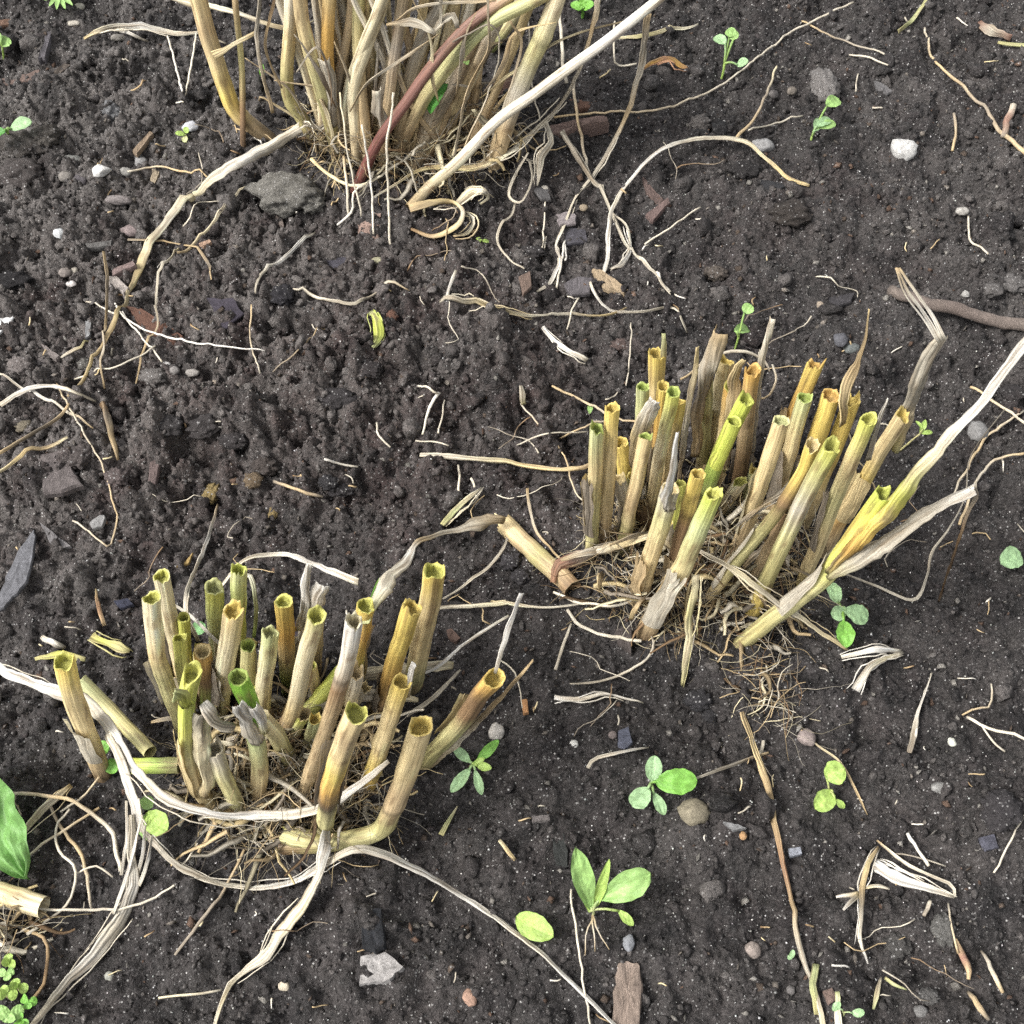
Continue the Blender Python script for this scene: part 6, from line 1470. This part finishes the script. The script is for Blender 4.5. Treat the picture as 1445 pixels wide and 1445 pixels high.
SLABS = [
    ('bark_slab', [(52, 640), (95, 632), (104, 665), (120, 690), (98, 698), (66, 706), (62, 675)], .006, (.13, .112, .108), 'flat grey bark slab with a notched edge at the left', 'bark'),
    ('slate_shard', [(49, 750), (51, 762), (44, 818), (27, 842), (4, 866), (-6, 862), (8, 828), (28, 780)], .003, (.125, .125, .135), 'long smooth blue-grey shard at the left edge', 'stone'),
    ('clay_chip', [(506, 312), (518, 303), (539, 306), (535, 346), (504, 343)], .010, (.25, .175, .145), 'brick-like pinkish brown chip at the foot of the red-brown stem', 'chip'),
    ('bark_strip', [(178, 432), (200, 438), (228, 455), (262, 484), (246, 491), (206, 470)], .005, (.115, .06, .042), 'reddish brown bark strip crossing under the long straw stalk', 'bark'),
    ('wood_chip', [(870, 1360), (885, 1356), (902, 1364), (906, 1400), (900, 1470), (864, 1470), (866, 1400)], .010, (.25, .195, .16), 'brown weathered wood chip at the bottom edge', 'wood chip'),
    ('plastic_scrap', [(294, 424), (330, 426), (345, 448), (318, 472)], .002, (.040, .034, .045), 'dark purplish flat scrap on the mound', 'scrap'),
    ('stone_flake', [(782, 306), (800, 303), (812, 308), (812, 320), (790, 321)], .003, (.20, .175, .175), 'flat mauve-grey flake right of the falling grey strap', 'stone'),
    ('wood_chip', [(154, 393), (164, 391), (184, 412), (177, 421), (156, 404)], .006, (.36, .32, .29), 'pale greyish wood chip left of the long straw stalk', 'wood chip'),
    ('wood_chip', [(834, 384), (848, 386), (886, 413), (880, 419), (852, 408)], .005, (.34, .26, .17), 'tan splintered wood chip under the arched leaf end', 'wood chip'),
    ('bark_chip', [(815, 395), (836, 398), (832, 416), (806, 420), (795, 405)], .004, (.11, .10, .105), 'grey bark chip left of the tan splintered chip', 'bark'),
    ('wood_chip', [(911, 306), (942, 284), (946, 290), (921, 315)], .004, (.15, .105, .095), 'brown wood sliver right of the arched leaf', 'wood chip'),
    ('bark_chip', [(905, 252), (918, 268), (936, 285), (930, 295), (912, 278)], .004, (.12, .085, .075), 'curled brown bark bit above the brown wood sliver', 'bark'),
    ('bark_chip', [(215, 640), (229, 645), (221, 690), (211, 686)], .004, (.14, .105, .098), 'narrow brown bark bit right of the square brown lump', 'bark'),
    ('stone_flake', [(128, 742), (146, 728), (151, 734), (146, 746), (133, 750)], .003, (.22, .215, .21), 'pale grey flake above the blue-grey shard', 'stone'),
    ('bark_chip', [(60, 744), (80, 757), (102, 774), (88, 778), (72, 766)], .004, (.17, .16, .16), 'grey bark splinter right of the blue-grey shard', 'bark'),
    ('charcoal_lump', [(508, 1287), (538, 1284), (545, 1335), (530, 1345), (512, 1338)], .010, (.018, .019, .022), 'shiny black charcoal lump at the lower centre', 'charcoal'),
    ('rock_wedge', [(508, 1350), (545, 1343), (571, 1368), (552, 1387), (507, 1392)], .012, (.30, .285, .275), 'pale grey wedge-shaped rock below the charcoal lump', 'stone'),
    ('slate_chip', [(872, 1034), (886, 1030), (892, 1052), (880, 1062), (871, 1058)], .004, (.075, .08, .105), 'small blue-black slate chip above the hooked root', 'stone'),
    ('wood_piece', [(762, 178), (800, 172), (855, 174), (858, 184), (812, 188), (765, 192)], .012, (.15, .105, .09), 'brown wood piece lying right of the thick grey stalk', 'wood chip'),
    ('wood_piece', [(695, 122), (722, 116), (726, 136), (700, 142)], .012, (.105, .062, .045), 'dark brown wood stub behind the thick grey stalk', 'wood chip'),
    ('bark_chip', [(800, 142), (820, 146), (836, 152), (832, 160), (806, 156)], .006, (.15, .085, .06), 'small reddish bark bit right of the ivory stalk', 'bark'),
    ('bark_chip', [(757, 262), (775, 270), (777, 286), (764, 288), (753, 275)], .003, (.115, .11, .11), 'grey leaf-shaped bark flake left of the falling grey strap', 'bark'),
    ('paper_scrap', [(-16, 442), (10, 436), (24, 438), (22, 452), (10, 470), (0, 480), (-16, 476)], .002, (.80, .80, .79), 'bright white scrap at the left edge', 'scrap'),
    ('bark_chip', [(0, 34), (18, 32), (20, 38), (0, 41)], .005, (.14, .085, .06), 'small reddish bark stick at the top left edge', 'bark'),
    ('bark_chip', [(68, 52), (76, 50), (64, 84), (55, 86)], .006, (.10, .092, .10), 'slanting grey bark stick at the upper left', 'bark'),
    ('bark_chip', [(92, 90), (102, 94), (80, 118), (72, 114)], .008, (.095, .078, .065), 'dark brown bark stick below the pale forked leaf', 'bark'),
    ('bark_chip', [(0, 113), (35, 112), (60, 108), (62, 120), (30, 120), (0, 124)], .006, (.14, .10, .085), 'brown bark strip at the left edge near the top', 'bark'),
    ('wood_chip', [(188, 215), (214, 190), (218, 194), (194, 221)], .004, (.22, .165, .115), 'tan wood sliver right of the small grey pebble', 'wood chip'),
    ('wood_chip', [(217, 240), (228, 234), (226, 250), (220, 264), (213, 260)], .005, (.34, .28, .20), 'beige wood piece under the fine brown straw', 'wood chip'),
    ('bark_chip', [(122, 350), (150, 345), (160, 342), (158, 350), (126, 356)], .004, (.12, .115, .11), 'thin grey bark stick left of the thin upright root', 'bark'),
    ('bark_chip', [(160, 384), (190, 374), (194, 380), (160, 392)], .004, (.19, .14, .13), 'pinkish bark splinter above the pale greyish wood chip', 'bark'),
    ('stone_flake', [(122, 458), (131, 455), (129, 478), (122, 482)], .003, (.19, .19, .19), 'narrow grey flake in the left soil', 'stone'),
    ('bark_chip', [(58, 486), (66, 490), (88, 510), (82, 514), (70, 504)], .004, (.19, .165, .155), 'greyish splinter above the small white leaf curl', 'bark'),
    ('bark_chip', [(388, 305), (396, 306), (404, 332), (399, 336)], .004, (.20, .165, .145), 'short pale stick under the big grey clod', 'bark'),
    ('slate_chip', [(456, 368), (490, 366), (500, 372), (470, 386)], .003, (.05, .047, .058), 'bluish dark flake below the big grey clod', 'stone'),
    ('bark_chip', [(690, 378), (688, 392), (672, 408), (664, 402)], .004, (.085, .07, .072), 'dark chip above the ragged straw leaf', 'bark'),
    ('slate_chip', [(795, 325), (825, 328), (830, 345), (800, 348)], .003, (.055, .052, .06), 'dark bluish flake below the mauve flake', 'stone'),
    ('bark_chip', [(732, 395), (748, 388), (750, 408), (738, 420)], .003, (.14, .10, .08), 'brown leaf-like bark bit left of the grey bark chip', 'bark'),
    ('bark_chip', [(1232, 118), (1244, 122), (1258, 134), (1250, 138), (1236, 128)], .003, (.12, .115, .115), 'grey flake left of the large pale stone', 'bark'),
    ('wood_chip', [(1155, 428), (1180, 420), (1205, 418), (1200, 432), (1160, 442)], .004, (.045, .042, .045), 'blackish wood flake left of the thick twig', 'wood chip'),
    ('bark_chip', [(1072, 258), (1096, 262), (1108, 268), (1090, 276), (1066, 268)], .006, (.028, .028, .030), 'black bark fragment under the right of the arched leaf', 'bark'),
    ('bark_chip', [(750, 1154), (775, 1153), (776, 1161), (752, 1163)], .003, (.14, .125, .12), 'small grey bark bit above the uprooted seedling', 'bark'),
    ('bark_chip', [(775, 1170), (792, 1165), (802, 1205), (800, 1228), (785, 1222)], .005, (.035, .037, .035), 'dark greenish wood bit left of the uprooted seedling', 'bark'),
    ('stone_flake', [(1020, 1162), (1040, 1166), (1052, 1172), (1034, 1175)], .003, (.18, .18, .18), 'thin grey flake below the mottled nut-like stone', 'stone'),
    ('bark_chip', [(1160, 1400), (1172, 1396), (1180, 1412), (1168, 1420)], .003, (.17, .12, .10), 'brown bit at the bottom edge beside the green straw piece', 'bark'),
    ('bark_chip', [(860, 880), (892, 876), (890, 925), (872, 910)], .005, (.09, .075, .07), 'dark bark piece at the left foot of the right clump', 'bark'),
    ('slate_chip', [(1378, 1185), (1400, 1180), (1408, 1198), (1388, 1204)], .003, (.075, .075, .095), 'bluish dark flake below the knobbly black clod', 'stone'),
    ('stone_flake', [(1110, 1200), (1128, 1198), (1130, 1208), (1114, 1212)], .003, (.22, .23, .26), 'tiny bluish flake right of the long brown root', 'stone'),
    ('slate_chip', [(162, 852), (182, 848), (190, 856), (172, 862)], .003, (.03, .032, .05), 'dark blue chip inside a rootlet ring above the left clump', 'stone'),
    ('husk_seed', [(630, 892), (638, 890), (650, 904), (644, 910), (634, 904)], .005, (.10, .065, .052), 'small brown seed husk right of the tallest left stem', 'husk'),
    ('bark_chip', [(736, 990), (744, 988), (746, 1010), (738, 1012)], .003, (.38, .20, .09), 'small orange-brown bark flake below the crooked ivory strip', 'bark'),
    ('leaf_flake', [(266, 795), (274, 783), (268, 800), (250, 803)], .002, (.33, .23, .09), 'small yellowish flake above the left clump', 'flake'),
    ('wood_chip', [(282, 348), (297, 342), (300, 346), (288, 352)], .003, (.36, .24, .17), 'tiny pinkish wood chip right of the long straw stalk', 'wood chip'),
    ('bark_chip', [(380, 880), (420, 880), (440, 900), (400, 905)], .002, (.05, .04, .05), 'dark flat flake behind the middle of the left clump', 'bark'),
]
for nm, poly, tk_, col, lab, ct in SLABS:
    slab(nm, poly, tk_, col, lab, ct, None, M_WOOD if nm.startswith(('bark', 'wood')) else M_ROCK, (rng.normal(0, .10), rng.normal(0, .10)))

# ================================================================== green seedlings and leaves
rd = dict(fat=.52, sharp=.8, cup=.10, bend=.08)
seedling((1018, 112), [((1024, 62), (1008, 52), 17, 'mint', .022, .022, rd), ((1028, 54), (1040, 44), 19, 'leaf2', .024, .024, rd), ((1038, 50), (1024, 44), 16, 'leaf2', .024, .025, rd), ((1040, 92), (1056, 86), 14, 'mint', .012, .012, rd)],
         'three-leaved pale green seedling at the top, right of the ivory stalk', 3, 'lime', hub=(1022, 90, .010))
seedling((1140, 208), [((1166, 150), (1184, 140), 21, 'leaf2', .022, .023, rd), ((1150, 185), (1158, 168), 15, 'mint', .014, .016, rd), ((1156, 180), (1179, 174), 15, 'leaf2', .015, .015, rd), ((1152, 178), (1172, 168), 14, 'mint', .016, .017, rd)],
         'light green seedling below the upright grey clod', 3, 'lime', hub=(1146, 192, .008))
seedling((1036, 495), [((1050, 442), (1060, 430), 18, 'leaf2', .024, .024, rd), ((1036, 468), (1056, 464), 17, 'leaf2', .016, .017, rd)], 'two-leaved seedling standing behind the right clump', 3, 'lime', hub=(1042, 475, .012))
seedling((1268, 635), [((1298, 612), (1306, 592), 8, 'lime', .014, .020), ((1300, 612), (1316, 610), 7, 'lime', .014, .013), ((1302, 606), (1292, 594), 5, 'lime', .014, .018)], 'thin forked seedling right of the right clump behind the split stem', 3, 'gs', hub=(1298, 612, .014))
seedling((1428, 800), [((1412, 796), (1440, 780), 32, 'mint', .010, .012, rd)], 'single round pale green leaf at the right edge', 3, 'lime')
seedling((1186, 860), [((1182, 852), (1172, 822), 20, 'mint', .014, .014, rd), ((1194, 866), (1172, 866), 22, 'mint', .014, .014, rd), ((1192, 860), (1225, 874), 28, 'mint', .016, .014, rd), ((1190, 876), (1194, 914), 26, 'leaf', .014, .010, rd)],
         'four-leaved mint green seedling beside the foot of the split stem', 4, 'lime', hub=(1186, 858, .012))
ln = dict(fat=.55, sharp=1.0, cup=.12, bend=.06)
seedling((668, 1082), [((672, 1076), (704, 1044), 15, 'leaf', .012, .016, ln), ((664, 1076), (640, 1054), 15, 'mint', .012, .012, ln), ((664, 1084), (636, 1118), 17, 'mint', .012, .008, ln), ((670, 1086), (680, 1122), 13, 'mint', .012, .007, ln), ((672, 1080), (694, 1084), 12, 'lime', .012, .012, ln), ((668, 1078), (684, 1070), 8, 'lime', .013, .016, ln)],
         'star-shaped narrow-leaved seedling right of the left clump', 4, 'lime', hub=(668, 1080, .010))
seedling((918, 1108), [((920, 1102), (924, 1066), 24, 'mint', .014, .020, rd), ((924, 1104), (984, 1102), 36, 'leaf', .014, .014, dict(fat=.55, sharp=.8, cup=.1, bend=.08)), ((916, 1112), (892, 1138), 28, 'mint', .014, .008, rd), ((922, 1118), (938, 1150), 16, 'mint', .010, .006, ln)],
         'four-leaved seedling beside the nut-like stone', 4, 'lime', hub=(918, 1106, .010))
seedling((1170, 1122), [((1164, 1096), (1192, 1084), 34, 'lime', .014, .015, rd), ((1176, 1118), (1150, 1142), 30, 'lime', .010, .007, rd), ((1178, 1128), (1192, 1140), 10, 'lime', .008, .006, ln)],
         'bright yellow-green two-leaved seedling under the thin tan stem', 3, 'gs', hub=(1170, 1116, .008))
up_ = dict(fat=.62, sharp=.9, cup=.14, bend=.06, wave=.06)
sj = seedling((836, 1292), [((834, 1285), (812, 1196), 30, 'leaf2', .006, .045, up_), ((844, 1270), (918, 1232), 40, 'leaf2', .016, .034, dict(fat=.66, sharp=.8, cup=.15, bend=.18, wave=.05)), ((838, 1282), (860, 1212), 15, 'lime', .008, .04, dict(fat=.5, cup=.25, bend=.05)), ((872, 1284), (894, 1306), 13, 'lime', .010, .004, ln), ((832, 1288), (820, 1256), 6, 'lime', .006, .014, ln)],
         'uprooted upright seedling with a toothed leaf and bare roots at lower centre', 4, 'pg', hub=(837, 1284, .008))
for a, b_ in (((828, 1318), (826, 1350)), ((838, 1320), (842, 1345)), ((846, 1318), (860, 1338))):
    strand('root', [(836, 1292, .006), (a[0], a[1], .005), (b_[0], b_[1], .001)], [3, 2, 1.2], ['tan', 'grey', 'tan'], sj)
lk = leaf(None, W(728, 1294, .006), W(781, 1322, .006), 36, 'lime', 'fallen_leaf', .5, .8, .08, .06, label='single oval yellow-green leaf lying flat at the lower centre', cat='leaf')
seedling((822, 22), [((820, 14), (806, 4), 14, 'leaf', .014, .016, rd), ((824, 12), (838, 6), 16, 'leaf', .014, .016, rd), ((822, 10), (826, -8), 14, 'leaf', .014, .018, rd)], 'small green seedling at the top edge behind the ivory stalk', 4, 'leaf', hub=(822, 16, .010))
fe = thing('feathery_leaf', W(85, -8), 'feathery bright green leaf at the top left edge', 'leaf')
for k in range(8):
    a = -.3 + k * .52
    leaf(fe, W(85, -6, .008), W(85 + 24 * math.cos(a), -6 + 20 * math.sin(a), .010), 7, 'leaf2', 'leaflet', .5, 1.0, .1, .08)
seedling((10, 190), [((14, 183), (45, 172), 20, 'mint', .020, .022, dict(fat=.6, sharp=.8, cup=.1, bend=.1)), ((8, 186), (-20, 192), 18, 'leafd', .020, .020, rd)], 'broad mint green leaf pair at the left edge near the top', 4, 'lime', hub=(10, 186, .015))
seedling((4, 82), [((0, 64), (15, 56), 20, 'leaf2', .018, .018, rd), ((2, 58), (-12, 50), 18, 'leaf2', .018, .018, rd)], 'small bright green sprout at the top left edge', 3, 'lime', hub=(3, 66, .014))
seedling((262, 200), [((261, 190), (247, 188), 8, 'lime', .008, .009, rd), ((262, 188), (264, 179), 9, 'lime', .008, .010, rd), ((262, 192), (260, 201), 9, 'pg', .008, .007, rd)], 'tiny yellow-green sprout beside the translucent pebble', 2.4, 'pg', hub=(262, 190, .007))
seedling((370, 112), [((370, 110), (371, 90), 9, 'leaf', .006, .014, ln)], 'single tiny green leaf left of the tall clump', 2.4, 'leaf')
seedling((678, 342), [((679, 340), (672, 336), 5, 'lime', .004, .004, rd), ((680, 340), (690, 341), 6, 'lime', .004, .004, rd)], 'minute lime sprout below the looped brown leaf', 2, 'lime')
seedling((1118, 1352), [((1116, 1352), (1119, 1340), 8, 'mint', .006, .009, rd), ((1116, 1354), (1112, 1348), 7, 'mint', .006, .006, rd)], 'minute green sprout left of the long brown root', 2, 'lime')
seedling((1190, 1432), [((1184, 1424), (1176, 1416), 16, 'mint', .012, .014, rd), ((1202, 1430), (1220, 1428), 12, 'mint', .010, .010, rd)], 'smallest two-leaved sprout at the bottom edge right of centre', 2.4, 'pg', hub=(1190, 1428, .008))
leaf(thing('clover_sprig', W(152, 1062), 'clover-like green leaflets at the foot of the outermost left stem', 'sprig'), W(152, 1062, .016), W(138, 1048, .018), 20, 'leaf', 'leaflet', **rd)
cs = [o for o in C.objects if o.name.startswith('clover_sprig')][-1]
leaf(cs, W(156, 1070, .014), W(160, 1092, .012), 20, 'leaf', 'leaflet', **rd)
cs2 = thing('clover_sprig', W(215, 1160), 'bright green clover leaflets between the white straps of the left clump', 'sprig')
leaf(cs2, W(206, 1148, .02), W(236, 1172, .022), 34, 'lime', 'leaflet', fat=.6, sharp=.7, cup=.08, bend=.08)
leaf(cs2, W(204, 1150, .018), W(214, 1186, .014), 26, 'leaf2', 'leaflet', **rd)
leaf(cs2, W(202, 1142, .022), W(214, 1124, .024), 20, 'leaf2', 'leaflet', **rd)
lf_ = thing('round_leaf', W(280, 890), 'small round grey-green leaf behind the left clump stems', 'leaf')
leaf(lf_, W(272, 894, .03), W(289, 880, .032), 20, (.18, .36, .15), 'blade', **rd)
leaf(thing('bud_tip', W(832, 580), 'tiny green bud tip left of the right clump', 'bud'), W(832, 584, .004), W(833, 570, .010), 8, 'leaf2', 'blade', **ln)
leaf(thing('green_leaf', W(625, 140), 'dark green leaf tucked behind the red-brown stem', 'leaf'), W(606, 160, .05), W(632, 118, .07), 20, 'leafd', 'blade', fat=.5, sharp=.9)
gl = thing('green_leaf', W(655, 75), 'bright green leaf cluster under the yellow-green stalk of the tall clump', 'leaf')
for a, b_ in (((640, 72), (650, 60)), ((650, 80), (664, 62)), ((652, 82), (660, 92))):
    leaf(gl, W(a[0], a[1], .06), W(b_[0], b_[1], .075), 12, 'leaf2', 'leaflet', **rd)
# the big leaf cut by the left edge
bl = thing('large_leaf', W(-20, 1180), 'large crinkled green leaf cut off by the left edge', 'leaf')
leaf(bl, W(-62, 1070, .03), W(38, 1240, .010), 92, (.17, .34, .10), 'blade', .45, 1.15, .10, .06, rib=.06, wave=.14, n=26, m=17, lobes=.03)
# clover patch in the bottom left corner: every plant a thing
cl_r = np.random.default_rng(77)
for k, (x, y, col, sz, lab) in enumerate([(14, 1356, 'lime', 13, 'topmost clover plant of the bottom left patch'), (10, 1374, 'leaf2', 12, 'clover plant second from the top of the corner patch'), (26, 1392, 'lime', 15, 'yellowish clover plant in the middle of the corner patch'),
                                           (40, 1414, 'leaf', 13, 'dark green clover plant on the right of the corner patch'), (10, 1402, 'lime', 15, 'clover plant at the left edge of the corner patch'), (14, 1428, 'leaf2', 20, 'large-leaved clover plant at the bottom of the corner patch'), (30, 1440, 'leaf', 14, 'clover plant cut by the bottom edge in the corner patch')]):
    t = thing('clover_plant', W(x, y), lab, 'clover', 'clover plants in the bottom left corner')
    for q_ in range(3):
        a = cl_r.uniform(0, 6.28) * .2 + q_ * 2.09 + k
        leaf(t, W(x, y, .016), W(x + sz * math.cos(a), y + sz * .8 * math.sin(a), .017), sz * 1.0, col, 'leaflet', fat=.6, sharp=.7, cup=.08, bend=.08)
    strand('stem', None, 2.6, ['gs', 'pg'], t, P=np.array([W(x + 2, y + 5, 0), W(x, y, .015)]), drape=False, mat=M_LEAF)
